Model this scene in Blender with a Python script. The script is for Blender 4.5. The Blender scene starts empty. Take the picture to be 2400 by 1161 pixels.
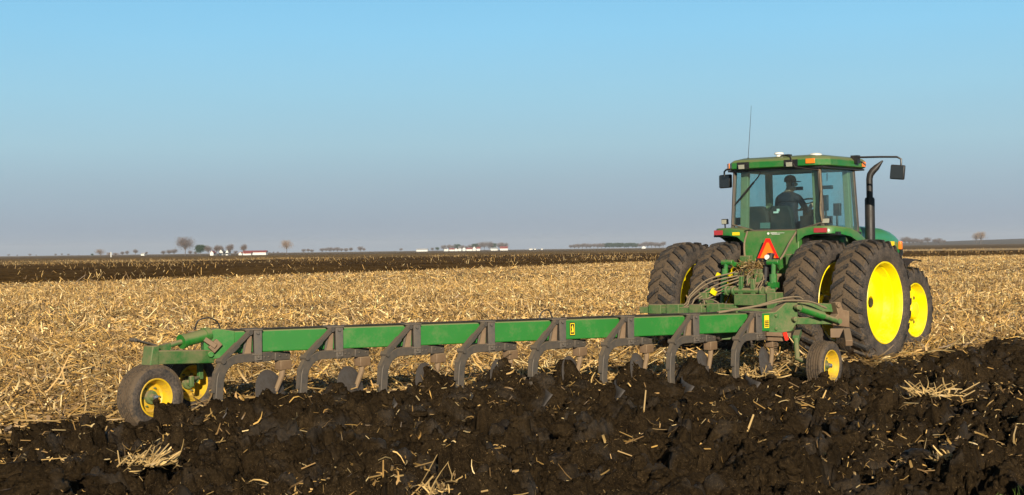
import bpy, bmesh, math, random
import numpy as np
from mathutils import Vector, Matrix, Euler
R_ = math.radians
rng = np.random.default_rng(7); random.seed(7)
scene = bpy.context.scene
col = scene.collection
# ------------------------------------------------------------------ camera
FPX = 3322.0
cam_d = bpy.data.cameras.new('camera'); cam = bpy.data.objects.new('camera', cam_d); col.objects.link(cam)
cam_d.sensor_width = 36; cam_d.lens = 36*FPX/2400; cam_d.clip_start = .1; cam_d.clip_end = 20000
rho = math.atan(.013); pt = 4/FPX
F = Vector((0, math.cos(pt), math.sin(pt))); Rv = Vector((1, 0, 0)); Uv = Rv.cross(F)
Rr = Rv*math.cos(rho)-Uv*math.sin(rho); Ur = Uv*math.cos(rho)+Rv*math.sin(rho)
cam.matrix_world = Matrix(((Rr.x, Ur.x, -F.x, 0), (Rr.y, Ur.y, -F.y, 0), (Rr.z, Ur.z, -F.z, 1.75), (0, 0, 0, 1)))
scene.camera = cam
# ------------------------------------------------------------------ light
SUN_AZ = -84.0     # world angle of the direction towards the sun, degrees from +X
SUN_EL = 18.0
world = bpy.data.worlds.new('World'); scene.world = world; world.use_nodes = True
nt = world.node_tree; N = nt.nodes; Lk = nt.links
for n in list(N): N.remove(n)
out = N.new('ShaderNodeOutputWorld'); bg = N.new('ShaderNodeBackground'); Lk.new(bg.outputs[0], out.inputs[0])
sky = N.new('ShaderNodeTexSky'); sky.sky_type = 'NISHITA'; sky.sun_disc = False
sky.sun_elevation = R_(SUN_EL); sky.sun_rotation = R_(90-SUN_AZ); sky.air_density = 1.0; sky.dust_density = 1.2; sky.ozone_density = 1.5
tc = N.new('ShaderNodeTexCoord'); sep = N.new('ShaderNodeSeparateXYZ'); Lk.new(tc.outputs['Generated'], sep.inputs[0])
ramp = N.new('ShaderNodeValToRGB'); mr = N.new('ShaderNodeMapRange'); mr.inputs['From Min'].default_value = -.005; mr.inputs['From Max'].default_value = .195
Lk.new(sep.outputs['Z'], mr.inputs['Value']); Lk.new(mr.outputs[0], ramp.inputs[0])
def s2l(c): return tuple((x/12.92 if x <= .04045 else ((x+.055)/1.055)**2.4) for x in [v/255 for v in c])
stops = [(0.0, (149, 161, 177)), (.12, (153, 168, 183)), (.26, (158, 182, 196)), (.39, (161, 196, 211)), (.57, (154, 202, 224)), (.78, (142, 202, 234)), (1.0, (128, 194, 234))]
cr = ramp.color_ramp
while len(cr.elements) < len(stops): cr.elements.new(.5)
for e, (p_, c_) in zip(cr.elements, stops): e.position = p_; e.color = s2l(c_)+(1,)
SKYK = .775
mr2 = N.new('ShaderNodeMapRange'); mr2.inputs['From Min'].default_value = .19; mr2.inputs['From Max'].default_value = .34; mr2.interpolation_type = 'SMOOTHSTEP'
Lk.new(sep.outputs['Z'], mr2.inputs['Value'])
vm = N.new('ShaderNodeVectorMath'); vm.operation = 'SCALE'; vm.inputs['Scale'].default_value = .045; Lk.new(sky.outputs[0], vm.inputs[0])
mx = N.new('ShaderNodeMix'); mx.data_type = 'RGBA'; Lk.new(mr2.outputs[0], mx.inputs['Factor'])
Lk.new(ramp.outputs[0], mx.inputs[6]); Lk.new(vm.outputs[0], mx.inputs[7]); Lk.new(mx.outputs[2], bg.inputs[0])
smap = N.new('ShaderNodeMapping'); smap.inputs['Scale'].default_value = (1, 1, 5); Lk.new(tc.outputs['Generated'], smap.inputs[0])
sn = N.new('ShaderNodeTexNoise'); sn.inputs['Scale'].default_value = 2.2; sn.inputs['Detail'].default_value = 3; Lk.new(smap.outputs[0], sn.inputs['Vector'])
sk = N.new('ShaderNodeMapRange'); sk.inputs['To Min'].default_value = SKYK*.95; sk.inputs['To Max'].default_value = SKYK*1.05; Lk.new(sn.outputs['Fac'], sk.inputs['Value']); Lk.new(sk.outputs[0], bg.inputs[1])
sl = bpy.data.lights.new('sun', 'SUN'); sl.energy = 5.0; sl.angle = R_(.53); sl.color = (1.0, .87, .68)
so = bpy.data.objects.new('sun', sl); col.objects.link(so)
sd = Vector((math.cos(R_(SUN_AZ))*math.cos(R_(SUN_EL)), math.sin(R_(SUN_AZ))*math.cos(R_(SUN_EL)), math.sin(R_(SUN_EL))))
so.rotation_euler = sd.to_track_quat('Z', 'Y').to_euler(); so.location = (0, -5, 20)
scene.view_settings.view_transform = 'Standard'; scene.view_settings.look = 'None'
scene.view_settings.exposure = 0.45; scene.view_settings.gamma = 1.0
scene.render.engine = 'CYCLES'
scene.cycles.max_bounces = 6; scene.cycles.transparent_max_bounces = 12; scene.cycles.volume_bounces = 0
# ------------------------------------------------------------------ frames
TH = R_(39.7)
D2 = np.array([math.sin(TH), math.cos(TH)]); R2 = np.array([math.cos(TH), -math.sin(TH)]); O2 = np.array([4.16, 22.36])
B0 = np.array([-3.2, 15.5]); BD = np.array([.91922, .39373]); BN = np.array([.39373, -.91922])
def pq_of(x, y): dx = x-O2[0]; dy = y-O2[1]; return dx*R2[0]+dy*R2[1], dx*D2[0]+dy*D2[1]
def xy_of(p, q): return O2[0]+p*R2[0]+q*D2[0], O2[1]+p*R2[1]+q*D2[1]
def S(s, t, z):     # beam frame -> travel frame
    x = B0[0]+s*BD[0]+t*BN[0]; y = B0[1]+s*BD[1]+t*BN[1]
    p, q = pq_of(x, y); return Vector((p, q, z))
# ------------------------------------------------------------------ materials
def nm(name):
    m = bpy.data.materials.new(name); m.use_nodes = True; nt = m.node_tree
    return m, nt, nt.nodes['Principled BSDF']
def noise(nt, scale, detail=4, rough=.6, vec=None, dist=0):
    n = nt.nodes.new('ShaderNodeTexNoise'); n.inputs['Scale'].default_value = scale; n.inputs['Detail'].default_value = detail
    n.inputs['Roughness'].default_value = rough; n.inputs['Distortion'].default_value = dist
    if vec is None:
        t = nt.nodes.new('ShaderNodeTexCoord'); vec = t.outputs['Object']
    nt.links.new(vec, n.inputs['Vector']); return n.outputs['Fac']
def rampn(nt, fac, pts):
    r = nt.nodes.new('ShaderNodeValToRGB'); e = r.color_ramp.elements
    while len(e) < len(pts): e.new(.5)
    for el, (p, c) in zip(e, pts): el.position = p; el.color = (c if len(c) == 4 else tuple(c)+(1,))
    nt.links.new(fac, r.inputs[0]); return r.outputs[0]
def mixc(nt, fac, a, b, mode='MIX'):
    m = nt.nodes.new('ShaderNodeMix'); m.data_type = 'RGBA'; m.blend_type = mode
    for sock, v in ((0, fac), (6, a), (7, b)):
        if hasattr(v, 'node') or isinstance(v, bpy.types.NodeSocket): nt.links.new(v, m.inputs[sock])
        elif sock == 0: m.inputs[0].default_value = v
        else: m.inputs[sock].default_value = tuple(v)+(1,) if len(v) == 3 else v
    return m.outputs[2]
def math_(nt, op, a, b=None, c=None, clamp=False):
    m = nt.nodes.new('ShaderNodeMath'); m.operation = op; m.use_clamp = clamp
    for i, v in enumerate((a, b, c)):
        if v is None: continue
        if isinstance(v, bpy.types.NodeSocket): nt.links.new(v, m.inputs[i])
        else: m.inputs[i].default_value = v
    return m.outputs[0]
def bump(nt, bsdf, h, strength=.5, dist=.01):
    b = nt.nodes.new('ShaderNodeBump'); b.inputs['Strength'].default_value = strength; b.inputs['Distance'].default_value = dist
    nt.links.new(h, b.inputs['Height']); nt.links.new(b.outputs[0], bsdf.inputs['Normal'])
def dirty(name, base, dust=(.23, .16, .09), amt=.5, rough=.4, metal=0, scale=3., up=.5, coat=0, lo=.45, hi=.75):
    """paint with settled dust: patchy by noise, thicker on surfaces that face up"""
    m, nt, b = nm(name)
    g = nt.nodes.new('ShaderNodeNewGeometry'); s = nt.nodes.new('ShaderNodeSeparateXYZ'); nt.links.new(g.outputs['Normal'], s.inputs[0])
    n1 = noise(nt, scale, 6, .65); n2 = noise(nt, scale*9, 3, .7)
    f = math_(nt, 'ADD', math_(nt, 'MULTIPLY', n1, .7), math_(nt, 'MULTIPLY', n2, .3))
    f = math_(nt, 'ADD', f, math_(nt, 'MULTIPLY', math_(nt, 'MAXIMUM', s.outputs['Z'], 0), up))
    mrn = nt.nodes.new('ShaderNodeMapRange'); mrn.inputs['From Min'].default_value = lo; mrn.inputs['From Max'].default_value = hi
    nt.links.new(f, mrn.inputs[0]); f = math_(nt, 'MULTIPLY', mrn.outputs[0], amt)
    base2 = mixc(nt, n1, tuple(x*.85 for x in base), tuple(min(1, x*1.12) for x in base))
    nt.links.new(mixc(nt, f, base2, dust), b.inputs['Base Color'])
    nt.links.new(math_(nt, 'MULTIPLY_ADD', f, .5, rough, True), b.inputs['Roughness'])
    b.inputs['Metallic'].default_value = metal; b.inputs['Coat Weight'].default_value = coat
    bump(nt, b, n2, .08, .004)
    return m
M = {}
M['green'] = dirty('green_paint', (.012, .155, .020), amt=.55, rough=.38, coat=.15, lo=.46, hi=.85)
M['green_hood'] = dirty('green_bonnet_paint', (.006, .20, .040), amt=.15, rough=.3, coat=.3)
M['green_beam'] = dirty('green_beam_paint', (.014, .155, .018), amt=.6, rough=.45, up=.9, coat=.05, lo=.50, hi=.90)
M['green_dirty'] = dirty('dusty_green_paint', (.024, .125, .024), amt=.85, rough=.5, lo=.38, hi=.75, scale=5)
M['yellow'] = dirty('yellow_paint', (.90, .73, .0), dust=(.32, .22, .10), amt=.7, rough=.35, lo=.54, hi=.8, up=.1)
M['yellow_dirty'] = dirty('dusty_yellow_paint', (.66, .42, .01), dust=(.16, .11, .06), amt=.8, rough=.45, up=.1)
M['steel'] = dirty('dirty_steel', (.075, .072, .068), dust=(.17, .125, .08), amt=.7, rough=.45, metal=.3, scale=6, up=.35, lo=.35, hi=.7)
M['steel_bright'] = dirty('scoured_steel', (.11, .10, .095), dust=(.045, .032, .02), amt=.9, rough=.42, metal=.25, scale=7, up=0, lo=.35, hi=.65)
M['rust'] = dirty('tan_dirty_steel', (.16, .10, .055), dust=(.24, .17, .10), amt=.7, rough=.6, scale=8)
M['black'] = dirty('black_plastic', (.010, .010, .011), dust=(.10, .07, .045), amt=.3, rough=.4, up=.2)
M['black_metal'] = dirty('black_exhaust_metal', (.016, .015, .015), dust=(.05, .038, .03), amt=.4, rough=.45, metal=.2)
M['hose'] = dirty('dusty_hose_rubber', (.06, .05, .04), dust=(.22, .165, .10), amt=.9, rough=.6, scale=10, lo=.3, hi=.6)
M['grime_and_shade'] = dirty('dirt_and_gap_shade', (.07, .05, .03), dust=(.22, .16, .09), amt=.8, rough=.9, scale=14, lo=.35, hi=.65)
M['white'] = dirty('white_plastic', (.8, .8, .76), amt=.1, rough=.35)
M['chrome'] = dirty('chrome_rod', (.6, .6, .6), dust=(.25, .2, .15), amt=.5, rough=.25, metal=.9)
def plain(name, c, rough=.5, metal=0, emit=None):
    m, nt, b = nm(name); b.inputs['Roughness'].default_value = rough; b.inputs['Metallic'].default_value = metal
    n1 = noise(nt, 25, 3); nt.links.new(mixc(nt, n1, tuple(x*.8 for x in c), tuple(min(1, x*1.15) for x in c)), b.inputs['Base Color'])
    return m
M['orange'] = plain('amber_lens', (.95, .22, .01), .25)
M['red'] = plain('dusty_red_reflector', (.38, .035, .04), .4)
M['red_bright'] = plain('bright_red_tag', (.9, .03, .01), .4)
M['smv_orange'] = plain('fluorescent_orange', (1.0, .20, .004), .5)
M['smv_red'] = plain('red_reflective', (.75, .015, .004), .4)
M['lens'] = plain('lamp_lens', (.34, .34, .27), .15)
M['mirror'] = plain('mirror_glass', (.05, .055, .055), .06, .6)
M['skin'] = plain('skin', (.58, .33, .23), .5)
M['navy'] = plain('navy_cloth', (.006, .009, .022), .85)
M['denim'] = plain('dark_denim', (.02, .026, .045), .85)
M['seat'] = plain('grey_seat_fabric', (.025, .026, .026), .9)
M['cap'] = plain('brown_cap_cloth', (.06, .045, .04), .9)
M['decal_y'] = plain('yellow_decal', (.85, .6, .01), .4)
M['decal_k'] = plain('black_decal', (.015, .015, .01), .4)
M['decal_w'] = plain('white_decal', (.75, .78, .7), .4)
def glass():
    m, nt, b = nm('tinted_glass'); nt.nodes.remove(b); o = nt.nodes['Material Output']
    t = nt.nodes.new('ShaderNodeBsdfTransparent'); t.inputs[0].default_value = (.77, .91, .91, 1)
    g = nt.nodes.new('ShaderNodeBsdfGlossy'); g.inputs['Roughness'].default_value = .03
    d = nt.nodes.new('ShaderNodeBsdfDiffuse'); d.inputs[0].default_value = (.25, .22, .15, 1)
    lw = nt.nodes.new('ShaderNodeLayerWeight'); lw.inputs[0].default_value = .5
    fr = nt.nodes.new('ShaderNodeMath'); fr.operation = 'POWER'; fr.inputs[1].default_value = 4; nt.links.new(lw.outputs['Facing'], fr.inputs[0])
    f2 = nt.nodes.new('ShaderNodeMath'); f2.operation = 'MULTIPLY_ADD'; f2.inputs[1].default_value = .5; f2.inputs[2].default_value = .03; nt.links.new(fr.outputs[0], f2.inputs[0]); fr = f2
    s1 = nt.nodes.new('ShaderNodeMixShader'); nt.links.new(fr.outputs[0], s1.inputs[0]); nt.links.new(t.outputs[0], s1.inputs[1]); nt.links.new(g.outputs[0], s1.inputs[2])
    s2 = nt.nodes.new('ShaderNodeMixShader')
    mrn = nt.nodes.new('ShaderNodeMapRange'); mrn.inputs['From Min'].default_value = .45; mrn.inputs['From Max'].default_value = .8; mrn.inputs['To Min'].default_value = .015; mrn.inputs['To Max'].default_value = .12
    nt.links.new(noise(nt, 2.5, 5, .7), mrn.inputs[0]); nt.links.new(mrn.outputs[0], s2.inputs[0])
    nt.links.new(s1.outputs[0], s2.inputs[1]); nt.links.new(d.outputs[0], s2.inputs[2]); nt.links.new(s2.outputs[0], o.inputs[0])
    return m
M['glass'] = glass()
def tyre_mat(name, dustc, lo, hi, amt):
    m, nt, b = nm(name); n1 = noise(nt, 5, 6, .7); n2 = noise(nt, 40, 4, .7)
    f = math_(nt, 'ADD', math_(nt, 'MULTIPLY', n1, .6), math_(nt, 'MULTIPLY', n2, .4))
    mrn = nt.nodes.new('ShaderNodeMapRange'); mrn.inputs['From Min'].default_value = lo; mrn.inputs['From Max'].default_value = hi; mrn.inputs['To Max'].default_value = amt
    nt.links.new(f, mrn.inputs[0])
    d2 = mixc(nt, n2, tuple(x*.7 for x in dustc), tuple(x*1.3 for x in dustc))
    nt.links.new(mixc(nt, mrn.outputs[0], (.018, .017, .017), d2), b.inputs['Base Color']); b.inputs['Roughness'].default_value = .8
    bump(nt, b, f, .6, .02); return m
M['tyre'] = tyre_mat('mud_caked_rubber', (.105, .072, .042), .34, .50, .95)
M['lug'] = tyre_mat('worn_lug_rubber', (.12, .082, .045), .47, .62, .8)
M['sidewall'] = tyre_mat('dusty_sidewall_rubber', (.12, .09, .066), .38, .62, .85)
def soil_mat(name, c1, c2, sheen=True, sc=1.):
    m, nt, b = nm(name); t = nt.nodes.new('ShaderNodeNewGeometry'); v = t.outputs['Position']
    n1 = noise(nt, 3.1*sc, 6, .65, v); n2 = noise(nt, 38*sc, 6, .75, v); n3 = noise(nt, 2.2*sc, 3, .5, v); n4 = noise(nt, 95*sc, 3, .75, v)
    c = mixc(nt, rampn(nt, n2, [(.3, (0, 0, 0)), (.75, (1, 1, 1))]), c1, c2)
    c = mixc(nt, rampn(nt, n1, [(.35, (.5, .5, .5)), (.65, (1, 1, 1))]), (0, 0, 0), c, 'MIX')
    crumbs = rampn(nt, n4, [(.60, (0, 0, 0)), (.70, (1, 1, 1))])
    mp = nt.nodes.new('ShaderNodeMapping'); mp.inputs['Rotation'].default_value = (0, 0, TH); mp.inputs['Scale'].default_value = (1.3, .3, 1); nt.links.new(v, mp.inputs[0])
    stripe = rampn(nt, noise(nt, 1.0, 3, .6, mp.outputs[0]), [(.42, (.25, .25, .25)), (.62, (1, 1, 1))])   # bands where litter was turned in
    c = mixc(nt, math_(nt, 'MULTIPLY', math_(nt, 'MULTIPLY', crumbs, stripe), .8), c, tuple(min(1, x*5) for x in c2))
    nt.links.new(c, b.inputs['Base Color'])
    r = nt.nodes.new('ShaderNodeMapRange'); r.inputs['From Min'].default_value = .36; r.inputs['From Max'].default_value = .46; r.inputs['To Min'].default_value = .42; r.inputs['To Max'].default_value = .92
    nt.links.new(n3, r.inputs[0]); nt.links.new(r.outputs[0], b.inputs['Roughness'])
    sp = nt.nodes.new('ShaderNodeMapRange'); sp.inputs['From Min'].default_value = .36; sp.inputs['From Max'].default_value = .46; sp.inputs['To Min'].default_value = .32; sp.inputs['To Max'].default_value = .04; nt.links.new(n3, sp.inputs[0]); nt.links.new(sp.outputs[0], b.inputs['Specular IOR Level'])
    bump(nt, b, math_(nt, 'ADD', math_(nt, 'MULTIPLY', n2, .7), math_(nt, 'MULTIPLY', n4, .3)), .9, .03)
    return m
M['soil'] = soil_mat('moist_black_soil', (.0066, .0044, .0024), (.056, .037, .018))
def stubble_ground_mat():
    m, nt, b = nm('straw_littered_soil'); t = nt.nodes.new('ShaderNodeNewGeometry'); v = t.outputs['Position']
    mp = nt.nodes.new('ShaderNodeMapping'); mp.inputs['Rotation'].default_value = (0, 0, -.6); mp.inputs['Scale'].default_value = (1, 1, 1); nt.links.new(v, mp.inputs[0])
    n1 = noise(nt, 22, 5, .8, v, 1.5); n2 = noise(nt, .35, 4, .6, v); n3 = noise(nt, 60, 3, .8, v)
    c = rampn(nt, n1, [(.38, (.06, .04, .018)), (.50, (.17, .11, .047)), (.60, (.30, .195, .08)), (.72, (.50, .34, .15))])
    c = mixc(nt, math_(nt, 'MULTIPLY', n3, .5), c, (.16, .10, .045))
    c = mixc(nt, rampn(nt, n2, [(.4, (0, 0, 0)), (.7, (.35, .35, .35))]), c, (.20, .13, .06))
    nt.links.new(c, b.inputs['Base Color']); b.inputs['Roughness'].default_value = .95; b.inputs['Specular IOR Level'].default_value = .05
    bump(nt, b, n1, 1.0, .05); return m
M['stubble'] = stubble_ground_mat()
def field_mat(name, dark, light, lo, hi, rows=False, sc=1.0):
    m, nt, b = nm(name); t = nt.nodes.new('ShaderNodeNewGeometry'); v = t.outputs['Position']
    mp = nt.nodes.new('ShaderNodeMapping'); mp.inputs['Rotation'].default_value = (0, 0, .0); mp.inputs['Scale'].default_value = (1, .35, 1); nt.links.new(v, mp.inputs[0])
    n1 = noise(nt, 1.6*sc, 6, .8, mp.outputs[0]); n2 = noise(nt, .05*sc, 4, .6, mp.outputs[0]); 
    f = math_(nt, 'ADD', math_(nt, 'MULTIPLY', n1, .65), math_(nt, 'MULTIPLY', n2, .35))
    nt.links.new(rampn(nt, f, [(lo, dark), (hi, light)]), b.inputs['Base Color']); b.inputs['Roughness'].default_value = 1.0; b.inputs['Specular IOR Level'].default_value = 0.0
    return m
M['far_field'] = field_mat('distant_mixed_field', (.08, .048, .018), (.28, .18, .07), .40, .60)
M['dark_strip'] = field_mat('distant_tilled_soil', (.034, .018, .006), (.19, .11, .036), .42, .66, sc=1.5)
M['brown_field'] = field_mat('far_brown_field', (.085, .055, .030), (.20, .14, .07), .38, .62)
M['pale_strip'] = field_mat('pale_grass_strip', (.34, .25, .15), (.46, .35, .21), .35, .65)
M['hill'] = field_mat('hazy_hill_field', (.10, .085, .07), (.13, .11, .085), .3, .7, sc=.2)
def attr_mat(name, rough=.7, trans=0, mul=1.0):
    m, nt, b = nm(name); a = nt.nodes.new('ShaderNodeAttribute'); a.attribute_name = 'tint'
    nt.links.new(mixc(nt, .0, a.outputs['Color'], (0, 0, 0)), b.inputs['Base Color']); b.inputs['Roughness'].default_value = rough
    return m
M['straw'] = attr_mat('dry_maize_residue', .55)
M['clod'] = soil_mat('crumbly_black_soil', (.0066, .0044, .0024), (.056, .037, .018))
M['grass'] = plain('green_grass_blades', (.12, .2, .03), .6)
# ------------------------------------------------------------------ object helpers
def tag(o, label=None, cat=None, group=None, kind=None):
    for k, v in (('label', label), ('category', cat), ('group', group), ('kind', kind)):
        if v: o[k] = v
    return o
def empty(name, p=(0, 0, 0), rz=0):
    o = bpy.data.objects.new(name, None); col.objects.link(o); o.location = p; o.rotation_euler = (0, 0, rz); o.empty_display_size = .2; return o
def copy_tree(o, parent=None):
    c = o.copy(); col.objects.link(c); c.parent = parent
    for ch in list(o.children): copy_tree(ch, c)
    return c
class MB:
    def __init__(s): s.v = []; s.f = []; s.mi = []
    def add(s, vs, fs, mi=0):
        n = len(s.v); s.v += [tuple(v) for v in vs]; s.f += [tuple(n+i for i in f) for f in fs]; s.mi += [mi]*len(fs)
    def box(s, a, b, mi=0, rot=None, c=None):
        a = Vector(a); b = Vector(b)
        vs = [Vector((x, y, z)) for x in (a.x, b.x) for y in (a.y, b.y) for z in (a.z, b.z)]
        if rot is not None:
            c = (a+b)/2 if c is None else Vector(c); vs = [rot @ (v-c)+c for v in vs]
        s.add(vs, [(0, 1, 3, 2), (4, 6, 7, 5), (0, 4, 5, 1), (2, 3, 7, 6), (0, 2, 6, 4), (1, 5, 7, 3)], mi)
    def bar(s, a, b, w, h, up=(0, 0, 1), mi=0, w2=None, h2=None):
        """rectangular bar from a to b; w across, h along 'up'"""
        a = Vector(a); b = Vector(b); d = (b-a).normalized(); x = d.cross(Vector(up)).normalized(); u = x.cross(d)
        w2 = w2 or w; h2 = h2 or h; vs = []
        for pnt, ww, hh in ((a, w, h), (b, w2, h2)):
            for sx, su in ((-1, -1), (1, -1), (1, 1), (-1, 1)): vs.append(pnt+x*sx*ww/2+u*su*hh/2)
        s.add(vs, [(3, 2, 1, 0), (4, 5, 6, 7), (0, 1, 5, 4), (1, 2, 6, 5), (2, 3, 7, 6), (3, 0, 4, 7)], mi)
    def tube(s, pts, r, n=10, mi=0, caps=True, up=None):
        pts = [Vector(p) for p in pts]; rs = r if isinstance(r, (list, tuple)) else [r]*len(pts)
        k0 = len(s.v); prev = None
        for i, p in enumerate(pts):
            d = ((pts[min(i+1, len(pts)-1)]-pts[max(i-1, 0)])).normalized()
            if prev is None:
                ref = Vector((0, 0, 1)) if abs(d.z) < .9 else Vector((1, 0, 0)); x = d.cross(ref).normalized()
            else: x = (prev-d*prev.dot(d)).normalized()
            prev = x; y = d.cross(x)
            for k in range(n):
                a = 2*math.pi*k/n; s.v.append(tuple(p+(x*math.cos(a)+y*math.sin(a))*rs[i]))
        for i in range(len(pts)-1):
            for k in range(n):
                a = k0+i*n+k; b = k0+i*n+(k+1) % n; s.f.append((a, b, b+n, a+n)); s.mi.append(mi)
        if caps:
            s.f.append(tuple(k0+k for k in reversed(range(n)))); s.f.append(tuple(k0+(len(pts)-1)*n+k for k in range(n))); s.mi += [mi, mi]
    def lathe(s, prof, c=(0, 0, 0), n=48, mi=0, axis='x', closed=False, mis=None):
        """prof: (x along axis, radius)"""
        c = Vector(c); k0 = len(s.v); m = len(prof)
        for k in range(n):
            a = 2*math.pi*k/n
            for (x, r) in prof:
                if axis == 'x': v = Vector((x, r*math.cos(a), r*math.sin(a)))
                elif axis == 'z': v = Vector((r*math.cos(a), r*math.sin(a), x))
                else: v = Vector((r*math.cos(a), x, -r*math.sin(a)))
                s.v.append(tuple(c+v))
        for k in range(n):
            for i in range(m if closed else m-1):
                a = k0+k*m+i; b = k0+k*m+(i+1) % m; c2 = k0+((k+1) % n)*m+(i+1) % m; d = k0+((k+1) % n)*m+i
                s.f.append((a, b, c2, d)); s.mi.append(mis[i] if mis else mi)
    def prism(s, poly, ext, mi=0):
        """poly: list of 3d points (planar), ext: extrusion vector"""
        poly = [Vector(p) for p in poly]; e = Vector(ext); n = len(poly)
        s.add(poly+[p+e for p in poly], [tuple(reversed(range(n))), tuple(range(n, 2*n))]+[(i, (i+1) % n, n+(i+1) % n, n+i) for i in range(n)], mi)
    def clusters(s):
        par = list(range(len(s.v)))
        def fd_(a):
            while par[a] != a: par[a] = par[par[a]]; a = par[a]
            return a
        for f in s.f:
            r0 = fd_(f[0])
            for i in f[1:]: par[fd_(i)] = r0
        V = np.array(s.v); root = np.array([fd_(i) for i in range(len(par))]); ids = list(np.unique(root)); bb = [(V[root == r].min(0)-.012, V[root == r].max(0)+.012) for r in ids]
        g = list(range(len(ids)))
        def fg(a):
            while g[a] != a: a = g[a]
            return a
        for i in range(len(ids)):
            for j in range(i):
                if np.all(bb[i][0] <= bb[j][1]) and np.all(bb[j][0] <= bb[i][1]): g[fg(i)] = fg(j)
        lab = {r: fg(i) for i, r in enumerate(ids)}; out = {}
        for f, m in zip(s.f, s.mi): out.setdefault(lab[root[f[0]]], []).append((f, m))
        return list(out.values())
    def build(s, name, mats, parent=None, off=(0, 0, 0), bevel=0, smooth=35, split=True, **kw):
        if split and len(s.f) < 4000:
            cl = s.clusters()
            if 1 < len(cl) <= 8:
                res = None
                for c in cl:
                    b = MB(); mp_ = {}
                    for f, m in c:
                        for i in f:
                            if i not in mp_: mp_[i] = len(b.v); b.v.append(s.v[i])
                        b.f.append(tuple(mp_[i] for i in f)); b.mi.append(m)
                    o = b.build(name, mats, parent, off, bevel, smooth, False, **kw); res = res or o
                return res
        me = bpy.data.meshes.new(name); off = Vector(off)
        me.from_pydata([tuple(Vector(v)-off) for v in s.v], [], s.f)
        mats = mats if isinstance(mats, (list, tuple)) else [mats]
        for m_ in mats: me.materials.append(M[m_] if isinstance(m_, str) else m_)
        if len(mats) > 1: me.polygons.foreach_set('material_index', s.mi)
        bm = bmesh.new(); bm.from_mesh(me); bmesh.ops.recalc_face_normals(bm, faces=bm.faces); bm.to_mesh(me); bm.free()
        if smooth:
            me.polygons.foreach_set('use_smooth', [True]*len(me.polygons)); me.set_sharp_from_angle(angle=R_(smooth))
        me.update(); o = bpy.data.objects.new(name, me); col.objects.link(o); o.parent = parent
        if bevel:
            b = o.modifiers.new('bevel', 'BEVEL'); b.width = bevel; b.segments = 2; b.limit_method = 'ANGLE'; b.angle_limit = R_(40)
        tag(o, **kw); return o
def np_mesh(name, verts, quads, mat, tint=None, smooth=False, tris=None):
    me = bpy.data.meshes.new(name); verts = np.ascontiguousarray(verts, dtype=np.float32)
    nq = 0 if quads is None else len(quads); ntr = 0 if tris is None else len(tris)
    me.vertices.add(len(verts)); me.vertices.foreach_set('co', verts.ravel())
    idx = []; ls = []
    if nq: idx.append(np.asarray(quads, np.int32).ravel()); ls.append(np.full(nq, 4))
    if ntr: idx.append(np.asarray(tris, np.int32).ravel()); ls.append(np.full(ntr, 3))
    idx = np.concatenate(idx); tot = np.concatenate(ls); start = np.concatenate([[0], np.cumsum(tot)[:-1]]).astype(np.int32)
    me.loops.add(len(idx)); me.loops.foreach_set('vertex_index', idx)
    me.polygons.add(len(tot)); me.polygons.foreach_set('loop_start', start)
    me.update(calc_edges=True); me.validate()
    if smooth: me.polygons.foreach_set('use_smooth', np.ones(len(tot), bool))
    if tint is not None:
        a = me.attributes.new('tint', 'FLOAT_COLOR', 'POINT'); c = np.ones((len(verts), 4), np.float32); c[:, :3] = tint; a.data.foreach_set('color', c.ravel())
    for m_ in (mat if isinstance(mat, (list, tuple)) else [mat]): me.materials.append(m_)
    o = bpy.data.objects.new(name, me); col.objects.link(o); return o
# ------------------------------------------------------------------ numpy noise
def _h(ix, iy, s):
    h = (ix.astype(np.int64)*374761393+iy.astype(np.int64)*668265263+s*974634777) & 0xffffffff
    h = ((h ^ (h >> 13))*1274126177) & 0xffffffff; h = h ^ (h >> 16); return (h & 0xffffff)/float(0xffffff)
def vnoise(x, y, s=0):
    ix = np.floor(x).astype(np.int64); iy = np.floor(y).astype(np.int64); fx = x-ix; fy = y-iy
    u = fx*fx*fx*(fx*(fx*6-15)+10); v = fy*fy*fy*(fy*(fy*6-15)+10)
    return (_h(ix, iy, s)*(1-u)+_h(ix+1, iy, s)*u)*(1-v)+(_h(ix, iy+1, s)*(1-u)+_h(ix+1, iy+1, s)*u)*v
def fbm(x, y, s=0, o=4, g=.5):
    a = 1.; t = 0.; n = 0.
    for i in range(o): t = t+a*(vnoise(x, y, s+i*17)-.5); n += a; a *= g; x = x*2.03+11.3; y = y*1.97+4.7
    return t/n*2
def worley(x, y, s=0):
    ix = np.floor(x).astype(np.int64); iy = np.floor(y).astype(np.int64); d1 = np.full(x.shape, 9.); d2 = d1.copy(); cid = np.zeros(x.shape)
    for i in (-1, 0, 1):
        for j in (-1, 0, 1):
            cx = ix+i+_h(ix+i, iy+j, s); cy = iy+j+_h(ix+i, iy+j, s+5); d = np.hypot(cx-x, cy-y); v = _h(ix+i, iy+j, s+9)
            m1 = d < d1; d2 = np.where(m1, d1, np.minimum(d2, d)); cid = np.where(m1, v, cid); d1 = np.where(m1, d, d1)
    return d1, d2, cid
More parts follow.
